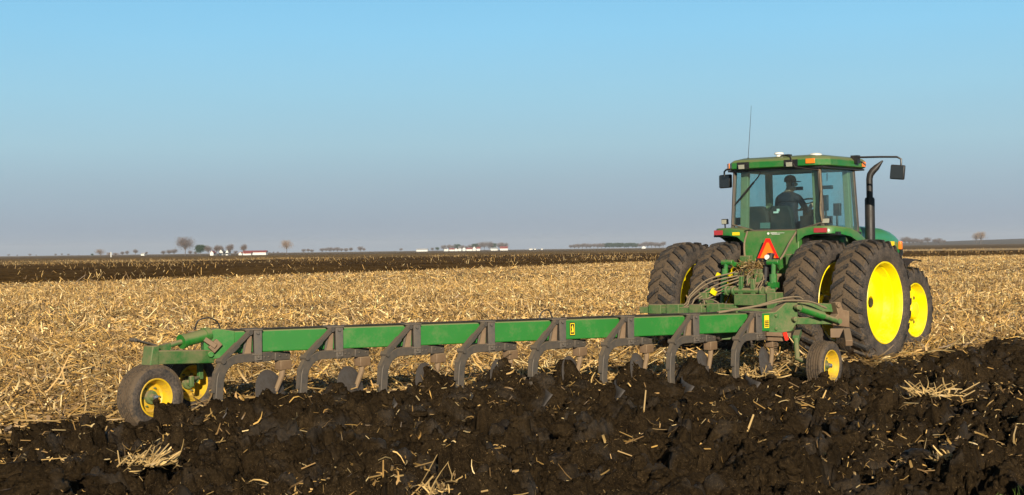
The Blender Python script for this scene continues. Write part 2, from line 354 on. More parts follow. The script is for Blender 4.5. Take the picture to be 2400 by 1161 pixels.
def facets(x, y, s, off, tilt):
    """broken lumps: every cell has its own height and its own tilted face"""
    ix = np.floor(x).astype(np.int64); iy = np.floor(y).astype(np.int64); d1 = np.full(x.shape, 9.); hh = np.zeros(x.shape); d2 = d1.copy()
    for i in (-1, 0, 1):
        for j in (-1, 0, 1):
            jx = ix+i; jy = iy+j; cx = jx+_h(jx, jy, s); cy = jy+_h(jx, jy, s+5); dx = x-cx; dy = y-cy; d = np.hypot(dx, dy)
            v = (_h(jx, jy, s+9)-.5)*2*off+(dx*(_h(jx, jy, s+11)-.5)+dy*(_h(jx, jy, s+13)-.5))*2*tilt-d*d*tilt*.5
            m1 = d < d1; d2 = np.where(m1, d1, np.minimum(d2, d)); hh = np.where(m1, v, hh); d1 = np.where(m1, d, d1)
    return hh, d2-d1
def sstep(a, b, x): t = np.clip((x-a)/(b-a), 0, 1); return t*t*(3-2*t)
SP = .92
def ploughed(p, q):
    """0..1 mask of turned soil in the travel frame"""
    w = fbm(p*1.3, q*1.3, 3, 3)*.16
    a = sstep(1.86, 2.10, p+w)
    qb = -9.97+(p+1.28)*1.953
    b = sstep(-1.62, -1.45, p+w*.7)*sstep(.05, -.25, q-qb+w*1.2-.25)
    return np.maximum(a, b)
HEAPS = [(0.50, .18, .22), (0.95, .10, .18), (1.28, .27, .22), (1.62, .16, .20), (2.36, .38, .27), (2.62, .24, .20), (3.10, .26, .24), (3.34, .40, .22), (3.62, .22, .20), (4.10, .43, .20), (4.40, .22, .24), (5.00, .35, .24), (5.30, .16, .24), (5.84, .40, .20), (6.12, .18, .22), (6.80, .13, .20)]
def height(x, y):
    p, q = pq_of(x, y); m = ploughed(p, q)
    flat = fbm(x*1.1, y*1.1, 1, 4)*.035+fbm(x*6, y*6, 2, 3)*.012
    # furrow slices laid along the travel direction
    wob = fbm(p*.5, q*.7, 21, 3)*.34
    ph = (p+wob)/.457; k = np.floor(ph); f = ph-k
    saw = np.where(f < .68, f/.68, (1-f)/.32); saw = saw**.8
    amp = .10+.10*vnoise(k*3.1, q*.8, 31)
    L_ = fbm(p*1.0, q*.8, 41, 3)*.07
    wx = fbm(x*2.1, y*2.1, 51, 4, .6)*.22; wy = fbm(x*2.1+9, y*2.1, 52, 4, .6)*.22
    wx2 = fbm(x*9, y*9, 53, 3)*.05; wy2 = fbm(x*9+9, y*9, 54, 3)*.05
    big, gb = facets((p+wx)*2.7, (q+wy)*1.7, 61, .060, .22); med, gm = facets((p+wx*.6+wx2)*7.5, (q+wy*.6+wy2)*6.0, 71, .026, .060); sm, gs_ = facets((p+wx2)*19, (q+wy2)*17, 81, .010, .026)
    crack = -.11*sstep(.15, 0, gb)-.028*sstep(.14, 0, gm); dm = np.clip(.12+1.75*vnoise(p*1.9, q*1.3, 97)-.2, .12, 1.25)
    rough = fbm(x*9, y*9, 91, 5, .72)*.055
    soil = .04+saw*amp+L_+big+(med+sm+rough)*dm+crack-.135
    edge = .05*np.exp(-((p-1.98)/.25)**2)
    h = flat*(1-m)+m*soil+edge*(1-m)
    s = (x-B0[0])*BD[0]+(y-B0[1])*BD[1]; t = (x-B0[0])*BN[0]+(y-B0[1])*BN[1]
    rid = (.215-.018*np.clip(s, 0, 7))*np.exp(-((t-.52)/.20)**2)*sstep(-.46, -.20, s)*sstep(7.3, 6.9, s)
    h = np.maximum(h, np.where(rid > .03, rid+(med+rough+sm)*.9+big*.3, -9))
    for (hs, hh, hw) in HEAPS:
        g = np.exp(-(((s-hs)/hw)**2)-(((t-.12)/.30)**2))
        tex = 1+.35*fbm(x*5, y*5, 101, 4, .6)
        h = np.maximum(h, h*(1-g)+g*(hh*tex+sm+med*.8+rough))
    return h, m
# ------------------------------------------------------------------ near ground: one height field split into turned soil and stubble
def grid_faces(nr, nc):
    i = np.arange(nr-1)[:, None]*nc+np.arange(nc-1)[None, :]
    return np.stack([i, i+1, i+nc+1, i+nc], -1).reshape(-1, 4)
zr = [8.4]
while zr[-1] < 27.5: zr.append(zr[-1]*(1.0012 if zr[-1] < 21 else 1.003))
zr = np.array(zr); kc = np.linspace(-.58, .58, 920)
Yg = np.repeat(zr[:, None], len(kc), 1); Xg = kc[None, :]*Yg
Hg, Mg = height(Xg, Yg)
V = np.stack([Xg, Yg, Hg], -1).reshape(-1, 3); Q = grid_faces(len(zr), len(kc)); mf = Mg.reshape(-1)[Q].mean(1) > .5
def sub(V, Q):
    u, inv = np.unique(Q, return_inverse=True); return V[u], inv.reshape(Q.shape)
v1, q1 = sub(V, Q[mf]); o = np_mesh('ploughed_soil', v1, q1, M['soil'], smooth=True)
tag(o, 'freshly turned black soil in broken furrow slices behind the plough', 'soil', kind='structure')
v2, q2 = sub(V, Q[~mf]); o = np_mesh('stubble_ground', v2, q2, M['stubble'], smooth=True)
tag(o, 'straw littered ground of the unploughed maize stubble', 'ground', kind='structure')
# the ground sheet out to the horizon, dipping under the near patch
rows = [-300, -60, -12, 2, 7.6, 8.4, 8.9, 12, 18, 25, 27, 27.5, 29, 34, 45, 65, 100, 160, 260, 420, 700, 1100, 1800, 3000, 5000, 7000]
ks = [-5, -3, -1.5, -1, -.7, -.62, -.582, -.57, -.3, -.1, .1, .3, .57, .582, .62, .7, 1, 1.5, 3, 5]
vs = []
for z in rows:
    for k in ks:
        x = k*max(z, 9) if abs(k) <= 1 else math.copysign(max(z, 9)+(abs(k)-1)*600, k); hh = 0
        if 8.7 < z < 27.2 and abs(k) < .575: hh = -.5
        vs.append((x, z, hh))
o = np_mesh('ground', np.array(vs), grid_faces(len(rows), len(ks)), M['stubble'])
tag(o, 'flat stubble ground reaching the horizon', 'ground', kind='structure')
# far bands of field, each a sheet a little above the one below
def strip(name, near, far, z, mat, n=160, rows_=6, rough=0., label=None):
    near = np.array(near, float); far = np.array(far, float); t = np.linspace(0, 1, n)
    def ev(a): tt = np.linspace(0, 1, len(a)); return np.stack([np.interp(t, tt, a[:, 0]), np.interp(t, tt, a[:, 1])], -1)
    a = ev(near); b = ev(far); P = []
    for i in range(rows_):
        w = (i/(rows_-1))**1.5; c = a*(1-w)+b*w
        hz = z+(rough*(.35+vnoise(c[:, 0]*.9, c[:, 1]*.9, 5)) if 0 < i < rows_-1 else 0*c[:, 0])
        P.append(np.concatenate([c, np.asarray(hz)[:, None]+0*c[:, :1]], 1))
    o = np_mesh(name, np.array(P).reshape(-1, 3), grid_faces(rows_, n), mat, smooth=True); return tag(o, label, 'field', kind='structure')
b1 = [(-75, 52), (-31, 86), (-7.3, 121), (15, 167), (64, 190), (120, 210)]
b1b = [(-210, 180), (-95, 265), (-23, 380), (37, 416), (112, 300), (220, 330)]
strip('tilled_strip', b1, b1b, .004, M['dark_strip'], n=900, rows_=60, rough=.16, label='dark tilled strip beyond the stubble')
b2 = [(-500, 500), (-95, 265), (-23, 380), (37, 416), (60, 370), (75, 330)]
strip('far_stubble_field', b2, [(-3000, 3000), (-1200, 3000), (-300, 3000), (300, 3000), (800, 2600), (700, 1200)], .008, M['far_field'], label='far brown and yellow stubble field')
strip('brown_field', [(-500, 700), (-260, 700), (-50, 900), (150, 1200)], [(-1800, 2500), (-900, 2500), (-200, 2800), (300, 2800)], .03, M['brown_field'], label='narrow brown field below the skyline')
strip('grass_strip', [(75, 305), (112, 312), (220, 345)], [(120, 460), (170, 470), (330, 520)], .012, M['pale_strip'], label='pale grassy strip behind the tractor bonnet')
strip('right_brown_field', [(118, 455), (170, 470), (330, 520)], [(420, 1700), (700, 1750), (1100, 1900)], .016, M['brown_field'], rows_=20, label='brown field rising towards the hill')
# low hill beyond the right-hand field
n = 90; hv = []
for j in range(14):
    w = j/13
    for i in range(n):
        x = 520+i*22; y = 2100+w*1600; env = sstep(0, .35, np.array((i-4)/n))*math.sin(math.pi*w)
        hv.append((x, y, float(env)*(13+2*math.sin(i*.11))))
o = np_mesh('hill', np.array(hv), grid_faces(14, n), M['hill'], smooth=True); tag(o, 'low hazy hill on the right of the skyline', 'hill', kind='structure')
# ------------------------------------------------------------------ maize residue
STRAW = np.array([(.62, .42, .17), (.52, .33, .115), (.40, .24, .08), (.70, .54, .29), (.28, .17, .07), (.58, .36, .11), (.44, .29, .12), (.20, .125, .055)])*np.array([.97, .94, .83])
def tints(n, bright=1.): 
    c = STRAW[rng.integers(0, len(STRAW), n)]*(.42+.86*rng.random((n, 1)))*bright; return np.clip(c, 0, .85)
def leaves(P, L, W, elev, seg=3, curl=.5):
    """bent ribbons: P (n,3) base points; returns verts, quads"""
    n = len(P); az = rng.random(n)*2*math.pi; d = np.stack([np.cos(az)*np.cos(elev), np.sin(az)*np.cos(elev), np.sin(elev)], -1)
    roll = rng.normal(0, .8, n); sd = np.stack([-np.sin(az), np.cos(az), np.zeros(n)], -1); up = np.cross(d, sd)
    side = sd*np.cos(roll)[:, None]+up*np.sin(roll)[:, None]; nrm = np.cross(d, side)
    cv = rng.normal(0, curl, n); cs = rng.normal(0, curl*.5, n); out = []
    for i in range(seg+1):
        t = i/seg; w = W*(.55+.45*math.sin(math.pi*(.15+.75*t))); c = P+d*(L*t)[:, None]+nrm*(cv*L*(t-t*t))[:, None]+side*(cs*L*t*t)[:, None]
        out += [c-side*(w/2)[:, None], c+side*(w/2)[:, None]]
    V = np.stack(out, 1); m = 2*(seg+1); base = (np.arange(n)*m)[:, None, None]
    q = np.array([[2*i, 2*i+1, 2*i+3, 2*i+2] for i in range(seg)])[None]; return V.reshape(-1, 3), (base+q).reshape(-1, 4), m
def stalks(P, L, r, elev, az=None, sides=4):
    n = len(P); az = rng.random(n)*2*math.pi if az is None else az
    d = np.stack([np.cos(az)*np.cos(elev), np.sin(az)*np.cos(elev), np.sin(elev)], -1); sd = np.stack([-np.sin(az), np.cos(az), np.zeros(n)], -1); up = np.cross(d, sd); out = []
    for t, k in ((0, 1.), (1, .8)):
        for j in range(sides):
            a = 2*math.pi*j/sides+.3; out.append(P+d*(L*t)[:, None]+(sd*math.cos(a)+up*math.sin(a))*(r*k)[:, None])
    V = np.stack(out, 1); m = 2*sides; base = (np.arange(n)*m)[:, None, None]
    q = [[j, (j+1) % sides, sides+(j+1) % sides, sides+j] for j in range(sides)]
    if sides == 4: q.append([4, 5, 6, 7])
    return V.reshape(-1, 3), (base+np.array(q)[None]).reshape(-1, 4), m
def merge(parts):
    vs, qs, ts, k = [], [], [], 0
    for (v, q, m), t in parts: vs.append(v); qs.append(q+k); ts.append(np.repeat(t, m, 0)); k += len(v)
    return np.concatenate(vs), np.concatenate(qs), np.concatenate(ts)
def fan_pts(n, z0, z1, k0=-.52, k1=.52, pw=2.):
    n = int(n*1.13)
    u = rng.random(n); z = (z0**pw+u*(z1**pw-z0**pw))**(1/pw); return (k0+(k1-k0)*rng.random(n))*z, z
def b1_y(x): a = np.array(b1); return np.interp(x, a[:, 0], a[:, 1])
def place(n, z0, z1, want, pw=2.):
    x, y = fan_pts(n, z0, z1, pw=pw); n = len(x); h, m = height(x, y); keep = (m < .5) if want == 'stubble' else (m > .5)
    if want == 'stubble': keep &= y < b1_y(x)-rng.random(n)*2
    return np.stack([x, y, h*(y < 28)], -1)[keep]
def clump(P, sc=1.): return P[rng.random(len(P)) < np.clip(.62+.9*fbm(P[:, 0]*sc, P[:, 1]*sc, 131, 3), .12, 1)]
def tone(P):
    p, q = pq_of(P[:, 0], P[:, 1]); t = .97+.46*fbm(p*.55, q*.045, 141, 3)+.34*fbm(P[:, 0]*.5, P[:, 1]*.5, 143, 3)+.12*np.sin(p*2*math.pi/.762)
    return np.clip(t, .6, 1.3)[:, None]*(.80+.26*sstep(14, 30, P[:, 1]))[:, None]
def residue(name, z0, z1, nl, ns, nh, size, seg, label, wscale=1.):
    parts = []
    P = clump(place(nl, z0, z1, 'stubble')); n = len(P); P[:, 2] += rng.random(n)*.04
    parts.append((leaves(P, (.08+.42*rng.random(n)**1.6)*size, rng.uniform(.008, .026, n)*wscale, np.abs(rng.normal(.06, .22, n)), seg, .7), tints(n)*tone(P)))
    P = place(nh, z0, z1, 'stubble'); n = len(P); P[:, 2] += .01+rng.random(n)*.05      # husks
    parts.append((leaves(P, rng.uniform(.06, .16, n)*size, rng.uniform(.018, .040, n)*wscale, np.abs(rng.normal(.3, .4, n)), seg, .9), np.clip((tints(n)*1.25+.05)*tone(P), 0, .85)))
    P = place(ns, z0, z1, 'stubble'); n = len(P); P[:, 2] += .01+rng.random(n)*.04      # lying stalks
    parts.append((stalks(P, rng.uniform(.10, .50, n)*size, rng.uniform(.005, .011, n)*wscale, rng.normal(.06, .16, n)), tints(n, .95)*tone(P)))
    v, q, t = merge(parts); o = np_mesh(name, v, q, M['straw'], t); tag(o, label, 'crop residue', kind='stuff')
residue('maize_residue', 8.6, 30, 105000, 26000, 11000, 1.0, 3, 'dense litter of dry maize leaves, husks and stalks near the plough')
residue('maize_residue', 30, 75, 125000, 30000, 30000, 1.0, 2, 'pale maize litter in the middle of the stubble field', 1.25)
residue('maize_residue', 75, 200, 100000, 40000, 40000, 1.3, 1, 'pale maize litter at the far edge of the stubble field', 2.2)
# cut stumps still standing in rows along the travel direction
def stumps():
    parts = []
    for z0, z1, keepf, wsc in ((9, 32, .5, 1.), (32, 80, .65, 1.2), (80, 200, .3, 2.0)):
        pp = []; 
        for row in range(-260, 300):
            p0 = 1.2+row*.762
            qs = np.arange(-30, 260, .19 if z0 < 80 else .3); qs = qs+rng.normal(0, .03, len(qs)); ps = p0+rng.normal(0, .03, len(qs))
            x, y = xy_of(ps, qs); k = (y > z0) & (y < z1) & (np.abs(x) < .52*y) & (rng.random(len(x)) < keepf) & (y < b1_y(x)); pp.append(np.stack([x[k], y[k]], -1))
        P = np.concatenate(pp); h, m = height(P[:, 0], P[:, 1]); k = m < .4; P = np.concatenate([P, (h*(P[:, 1] < 28)-.02)[:, None]], 1)[k]; n = len(P)
        parts.append((stalks(P, rng.uniform(.08, .27, n), rng.uniform(.007, .012, n)*wsc, np.clip(rng.normal(1.25, .38, n), .2, 1.57), sides=4), np.clip(tints(n)*1.12, 0, .85)))
        kk = rng.random(n) < .6; P2 = P[kk]; n2 = len(P2); P2[:, 2] += rng.random(n2)*.15       # torn sheath leaves on the stumps
        parts.append((leaves(P2, rng.uniform(.08, .26, n2), rng.uniform(.012, .028, n2)*wsc, rng.normal(.7, .5, n2), 2, .8), np.clip(tints(n2)*1.1, 0, .85)))
    v, q, t = merge(parts); o = np_mesh('maize_stubble', v, q, M['straw'], t); tag(o, 'cut maize stumps standing in rows on the unploughed field', 'stubble', kind='stuff')
stumps()
# stray stalks and leaves on the far tilled strip and fields beyond
def far_litter():
    n = 34000; x, y = fan_pts(n, 85, 420, pw=1.1); n = len(x); k = (y > b1_y(x)-3) & (rng.random(n) < .13+.75*(fbm(x*.06, y*.02, 9, 3) > .1)); P = np.stack([x[k], y[k], .05+0*x[k]], -1); n = len(P)
    parts = [(leaves(P, rng.uniform(.06, .45, n), rng.uniform(.02, .06, n), rng.normal(.35, .5, n), 1), tints(n))]
    kk = rng.random(n) < .35; P = P[kk]; n = len(P); parts.append((stalks(P, rng.uniform(.2, .7, n), rng.uniform(.02, .03, n), rng.normal(.8, .5, n)), tints(n)))
    v, q, t = merge(parts); o = np_mesh('stray_residue', v, q, M['straw'], t); tag(o, 'scattered maize stalks sticking out of the dark tilled strip', 'crop residue', kind='stuff')
far_litter()
# residue caught in the turned soil: clusters and crumbs
def soil_litter():
    P0 = place(1150, 9.0, 26, 'soil'); parts = []; pp, qq = pq_of(P0[:, 0], P0[:, 1]); P0 = P0[rng.random(len(P0)) < np.clip(.5+2.2*fbm(pp*1.1, qq*.22, 151, 3), .06, 1)]
    cen = P0; cnt = (rng.pareto(1.0, len(cen))*7+2).clip(2, 110).astype(int)
    idx = np.repeat(np.arange(len(cen)), cnt); sp = (.02+.016*cnt**.7)[idx]; g1 = rng.normal(0, 1, len(idx))*sp*2.2; g2 = rng.normal(0, 1, len(idx))*sp*.7
    x = cen[idx, 0]+g1*D2[0]+g2*R2[0]; y = cen[idx, 1]+g1*D2[1]+g2*R2[1]; h, m = height(x, y); k = m > .5
    P = np.stack([x, y, h-.012+rng.random(len(x))*.025], -1)[k]; n = len(P); a = rng.random(n) < .16
    Pa = P[a]; na = len(Pa); parts.append((stalks(Pa, .04+.17*rng.random(na)**2, rng.uniform(.004, .008, na), rng.normal(.12, .3, na), sides=5), tints(na, .75)))
    Pb = P[~a]; nb = len(Pb); parts.append((leaves(Pb, .02+.15*rng.random(nb)**2, rng.uniform(.004, .022, nb), rng.normal(.08, .3, nb), 3, .8), tints(nb, .85)))
    Pc = place(60000, 8.8, 26, 'soil'); pp, qq = pq_of(Pc[:, 0], Pc[:, 1]); Pc = Pc[rng.random(len(Pc)) < np.clip(.16+2.0*fbm(pp*1.1, qq*.22, 151, 3)+.9*fbm(Pc[:, 0]*2.2, Pc[:, 1]*2.2, 77, 3), -.02, 1)]; nc = len(Pc); parts.append((leaves(Pc, rng.uniform(.01, .065, nc), rng.uniform(.003, .013, nc), rng.normal(.3, .5, nc), 1), tints(nc, .8)))
    Pd = place(150, 9, 26, 'soil'); nd = len(Pd); parts.append((leaves(Pd, rng.uniform(.05, .22, nd), rng.uniform(.002, .006, nd), rng.normal(.6, .6, nd), 4, 1.), tints(nd, .5)))
    v, q, t = merge(parts); o = np_mesh('buried_residue', v, q, M['straw'], t); tag(o, 'broken stalks, husks and leaves poking out of the turned black soil', 'crop residue', kind='stuff')
soil_litter()
# loose clods
def ico(sub):
    bm = bmesh.new(); bmesh.ops.create_icosphere(bm, subdivisions=sub, radius=1); v = np.array([x.co[:] for x in bm.verts]); f = np.array([[a.index for a in x.verts] for x in bm.faces]); bm.free(); return v, f
def clods():
    vs, fs, k = [], [], 0
    for sub_, n, r0, r1 in ((4, 130, .10, .21), (3, 1500, .03, .10), (2, 14000, .008, .038)):
        iv, jf = ico(sub_); P = place(n, 8.8, 25, 'soil'); n = len(P); rr = r0+(r1-r0)*rng.random(n)**2.5
        for i in range(n):
            o_ = rng.random(3)*50; d = 1+.75*fbm(iv[:, 0]*1.5+o_[0]+iv[:, 2]*1.1, iv[:, 1]*1.5+o_[1]-iv[:, 2]*1.3, 7, 4, .7)
            d = d+(.10*fbm(iv[:, 0]*6+o_[0]+iv[:, 2]*5, iv[:, 1]*6+o_[1]-iv[:, 2]*5, 11, 4, .7)-.25*np.clip(fbm(iv[:, 0]*2.5+iv[:, 2]*2+o_[2], iv[:, 1]*2.5-iv[:, 2]*2, 13, 2), 0, 1) if sub_ == 4 else 0)
            w = iv*d[:, None]*rr[i]*rng.uniform(.55, 1.3, 3)*[1, 1, .7]; a = rng.random()*6.28; c, s_ = math.cos(a), math.sin(a)
            w = w @ np.array([[c, s_, 0], [-s_, c, 0], [0, 0, 1]]); vs.append(w+P[i]+[0, 0, rr[i]*(.15 if sub_ < 4 else -.12)]); fs.append(jf+k); k += len(iv)
    o = np_mesh('soil_clods', np.concatenate(vs), None, M['clod'], smooth=True, tris=np.concatenate(fs)); tag(o, 'loose crumbly clods lying on the turned soil', 'clods', kind='stuff')
clods()
# green grass blades in the near right corner
x = rng.uniform(3.2, 4.0, 160); y = rng.uniform(9.1, 9.75, 160); k = x > 3.0; h, m = height(x, y); P = np.stack([x, y, h], -1)[k]; n = len(P)
v, q, m_ = leaves(P, rng.uniform(.05, .14, n), rng.uniform(.003, .007, n), rng.normal(1.1, .3, n), 3, .5)
o = np_mesh('grass', v, q, M['grass']); tag(o, 'thin green grass blades in the near right corner', 'grass', kind='stuff')
def arc(pts, n=20):
    pts = [Vector(p) for p in pts]; out = []
    P = [pts[0]*2-pts[1]]+pts+[pts[-1]*2-pts[-2]]
    for i in range(1, len(P)-2):
        for k in range(n//2):
            t = k/(n//2); p0, p1, p2, p3 = P[i-1:i+3]
            out.append(.5*((2*p1)+(-p0+p2)*t+(2*p0-5*p1+4*p2-p3)*t*t+(-p0+3*p1-3*p2+p3)*t**3))
    out.append(pts[-1]); return out
# ------------------------------------------------------------------ wheels (axle along local x, outer face +x)
def tyre_mesh(R, w, bead, lug_n=0, lug_h=.034, ribs=False, ld=1):
    mb = MB(); h = w/2; Rc = R-(lug_h if lug_n else 0); sh = Rc-bead
    prof = [(-h*.80, bead), (-h*.95, bead+sh*.12), (-h*1.04, bead+sh*.45), (-h*1.0, bead+sh*.75), (-h*.88, bead+sh*.92), (-h*.55, Rc-.006), (0, Rc), (h*.55, Rc-.006), (h*.88, bead+sh*.92), (h*1.0, bead+sh*.75), (h*1.04, bead+sh*.45), (h*.95, bead+sh*.12), (h*.80, bead)]
    if ribs:
        top = []
        for i in range(6):
            x0 = -h*.86+i*h*.30; top += [(x0, R-.012), (x0+.004, R), (x0+h*.19, R), (x0+h*.2, R-.012)]
        prof = prof[:4]+top+prof[9:]
        mis = [1]*3+[0]*(len(prof)-7)+[1]*4
    else: mis = [1]*4+[0]*4+[1]*5
    mb.lathe(prof, n=72, mis=mis[:len(prof)-1]+[1]*max(0, len(prof)-1-len(mis)))
    if lug_n:
        for side in (-1, 1):
            for k in range(lug_n):
                a0 = 2*math.pi*(k+(.5 if side < 0 else 0))/lug_n; vs = []; m = 7
                for i in range(m):
                    t = i/(m-1); x = side*(.012+t*(h*1.0)); a = a0+ld*t*.19*(w/.47)/(R/.95)*(.8+.2*t)
                    if t > .86: x = side*h*1.06; top = bead+sh*.80; base = bead+sh*.74
                    else: top = R-.022*t*t; base = Rc-.02-.05*t*t
                    hw = .030+.008*t
                    for da, rr in ((-hw*1.35, base), (-hw, top), (hw, top), (hw*1.35, base)):
                        vs.append((x, rr*math.cos(a+da), rr*math.sin(a+da)))
                fs = []
                for i in range(m-1):
                    for j in range(4): fs.append((i*4+j, i*4+(j+1) % 4, (i+1)*4+(j+1) % 4, (i+1)*4+j))
                fs += [(3, 2, 1, 0), ((m-1)*4, (m-1)*4+1, (m-1)*4+2, (m-1)*4+3)]; mb.add(vs, fs, 2)
    return mb
def rear_wheel(parent, p, outer, flip=False):
    R, w, bead = .95, .49, .60
    hub = MB(); hub.lathe([(-.25, 0), (-.25, .11), (-.09 if outer else .02, .11), (-.08 if outer else .03, .0)], n=24)
    for k in range(0 if outer else 10):
        a = k*math.pi/5; hub.tube([(-.03, .17*math.cos(a), .17*math.sin(a)), (.02, .17*math.cos(a), .17*math.sin(a))], .014, 6)
    wh = hub.build('rear_wheel', 'yellow', parent); wh.location = (p, 0, .88); 
    if outer: wh['label'] = 'outer dual rear wheel'
    t = tyre_mesh(R, w, bead, 27, ld=-1 if flip else 1).build('tyre', ['tyre', 'sidewall', 'lug'], wh, smooth=40)
    rm = MB()   # dished rim: flange, well steps, disc set in
    d = (-.04 if not flip else .06) if outer else (-.13 if not flip else .0)
    rm.lathe([(.215, .612), (.225, .604), (.22, .59), (.19, .578), (.17, .572), (.10, .565), (.085, .545), (.02, .53), (d+.02, .515), (d, .49), (d+.005, .33), (d+.03, .26), (d+.03, .09), (d-.01, .085)], n=96)
    rm.lathe([(.222, .618), (.20, .60), (.10, .58), (.0, .555), (-.12, .575), (-.20, .60), (-.222, .618)], n=96)
    rm.lathe([(-.215, .612), (-.20, .575), (-.12, .56), (d-.02, .53), (d-.02, .09)], n=64)
    for k in range(6):
        a = k*math.pi/3+.2; rm.bar((-.17, .56*math.cos(a), .56*math.sin(a)), (-.06, .56*math.cos(a), .56*math.sin(a)), .07, .05)
    rim = rm.build('rim', 'yellow', wh, smooth=30)
    hm = MB()
    for a, r_ in ((3.55, .36),): hm.lathe([(d+.012, 0), (d+.012, .03)], c=(0, r_*math.cos(a), r_*math.sin(a)), n=12)
    hm.lathe([(d+.036, .0), (d+.036, .07)], n=20)
    hm.build('rim_opening', 'black', wh)
    if flip: wh.rotation_euler = (0, 0, math.pi)
    wh.rotation_euler.x = random.random()*3
    return wh
def front_wheel(parent, p, q, ld=1):
    R, w, bead = .73, .37, .44
    hub = MB(); hub.lathe([(-.10, .10), (.05, .10), (.06, .155), (.15, .15), (.17, .13), (.175, .0)], n=32)
    for k in range(8):
        a = k*math.pi/4; hub.tube([(.04, .20*math.cos(a), .20*math.sin(a)), (.07, .20*math.cos(a), .20*math.sin(a))], .014, 6)
    wh = hub.build('front_wheel', 'yellow', parent, bevel=.008); wh.location = (p, q, .645)
    tyre_mesh(R, w, bead, 22, .035, ld=ld).build('tyre', ['tyre', 'sidewall', 'lug'], wh, smooth=40)
    rm = MB(); rm.lathe([(.165, .455), (.175, .448), (.17, .435), (.14, .425), (.08, .41), (.03, .395), (.02, .36), (.04, .33), (.045, .12)], n=80)
    rm.lathe([(-.17, .455), (-.165, .435), (-.05, .40), (.0, .36), (.02, .12)], n=64)
    rm.build('rim', 'yellow', wh, smooth=30)
    hm = MB()
    for k in range(8):
        a = k*math.pi/4+.35; hm.lathe([(.044, 0), (.044, .032)], c=(0, .285*math.cos(a), .285*math.sin(a)), n=12)
    hm.build('rim_opening', 'black', wh)
    wh.rotation_euler.x = .4; return wh
def small_wheel(name, parent, loc, R=.33, w=.235, flip=False, hubcol='green_dirty'):
    hub = MB(); hub.lathe([(-.12, .035), (-.02, .05), (.0, .075), (.03, .07), (.035, .04), (.075, .035), (.085, .0)], n=24)
    for k in range(6):
        a = k*math.pi/3; hub.tube([(-.02, .105*math.cos(a), .105*math.sin(a)), (.022, .105*math.cos(a), .105*math.sin(a))], .010, 6)
    wh = hub.build(name, hubcol, parent); wh.location = loc
    tyre_mesh(R, w, .195, 0, ribs=True).build('tyre', ['tyre', 'sidewall'], wh, smooth=40)
    rm = MB(); rm.lathe([(.105, .205), (.112, .198), (.108, .188), (.07, .175), (.05, .165), (.0, .155), (-.02, .135), (-.01, .12), (.0, .05)], n=56)
    rm.lathe([(-.105, .205), (-.105, .188), (-.05, .165), (-.03, .14), (-.02, .05)], n=56)
    rm.build('rim', 'yellow_dirty', wh, smooth=30)
    cap = MB(); cap.lathe([(.08, .032), (.105, .026), (.112, 0)], n=20); cap.build('hub_cap', 'chrome', wh)
    return wh
# ------------------------------------------------------------------ tractor
RZ = -TH
tr = empty('tractor', (O2[0], O2[1], 0), RZ)
tag(tr, 'green tractor with yellow rims and dual rear wheels pulling the plough', 'tractor')
for p in (1.61, .83, -.83, -1.61): rear_wheel(tr, p, abs(p) > 1, flip=p < 0)
front_wheel(tr, .97, 2.66); fw2 = front_wheel(tr, -.97, 2.66, -1); fw2.rotation_euler = (.4, 0, math.pi)
a = MB(); a.tube([(-1.5, 0, .88), (1.5, 0, .88)], .085, 16); a.tube([(-.75, 0, .88), (.75, 0, .88)], .16, 16); a.build('rear_axle', 'green_dirty', tr)
a = MB(); a.tube([(-.85, 2.66, .65), (.85, 2.66, .65)], .09, 12); a.box((-.25, 1.2, .6), (.25, 3.6, 1.1)); a.build('front_axle', 'green_dirty', tr, bevel=.02)
a = MB(); a.box((-.33, -.62, .62), (.33, 1.3, 1.32)); a.box((-.24, -.80, .75), (.24, -.6, 1.2)); a.box((-.45, -.3, .7), (.45, .3, 1.15)); a.build('transmission', 'grime_and_shade', tr, bevel=.03)  # dark dirt colour also stands in for the shaded gap by the hitch
# bonnet
def loft(mb, secs, mi=0):
    n = len(secs[0]); k = len(mb.v)
    for s_ in secs: mb.v += [tuple(v) for v in s_]
    for i in range(len(secs)-1):
        for j in range(n): mb.f.append((k+i*n+j, k+i*n+(j+1) % n, k+(i+1)*n+(j+1) % n, k+(i+1)*n+j)); mb.mi.append(mi)
    mb.f.append(tuple(k+j for j in range(n))); mb.f.append(tuple(k+(len(secs)-1)*n+j for j in reversed(range(n)))); mb.mi += [mi, mi]
def bsec(q, hw, zt, zb, crown=.05, qslope=0):
    pts = [(-hw, zb), (-hw*1.02, zt-.22), (-hw*.97, zt-.10), (-hw*.84, zt-.035), (-hw*.45, zt-.006+crown*.1), (0, zt+crown*.2)]
    pts = pts+[(-x, z) for x, z in reversed(pts[:-1])]
    return [(x, q+(zt-z)*qslope, z) for x, z in pts]
a = MB(); loft(a, [bsec(1.32, .46, 2.06, 1.05), bsec(2.2, .455, 2.075, 1.05), bsec(3.0, .44, 2.055, 1.05), bsec(3.35, .43, 2.00, 1.05), bsec(3.6, .42, 1.93, 1.05), bsec(3.74, .40, 1.86, 1.1), bsec(3.80, .36, 1.78, 1.2)])
a.build('bonnet', 'green_hood', tr, smooth=50)
a = MB(); a.box((-.36, 3.70, 1.15), (.36, 3.83, 1.70)); a.build('grille', 'black', tr, bevel=.02)
a = MB(); a.box((.447, 2.7, 1.71), (.452, 3.36, 1.80)); dcl = a.build('bonnet_stripe', 'decal_y', tr)
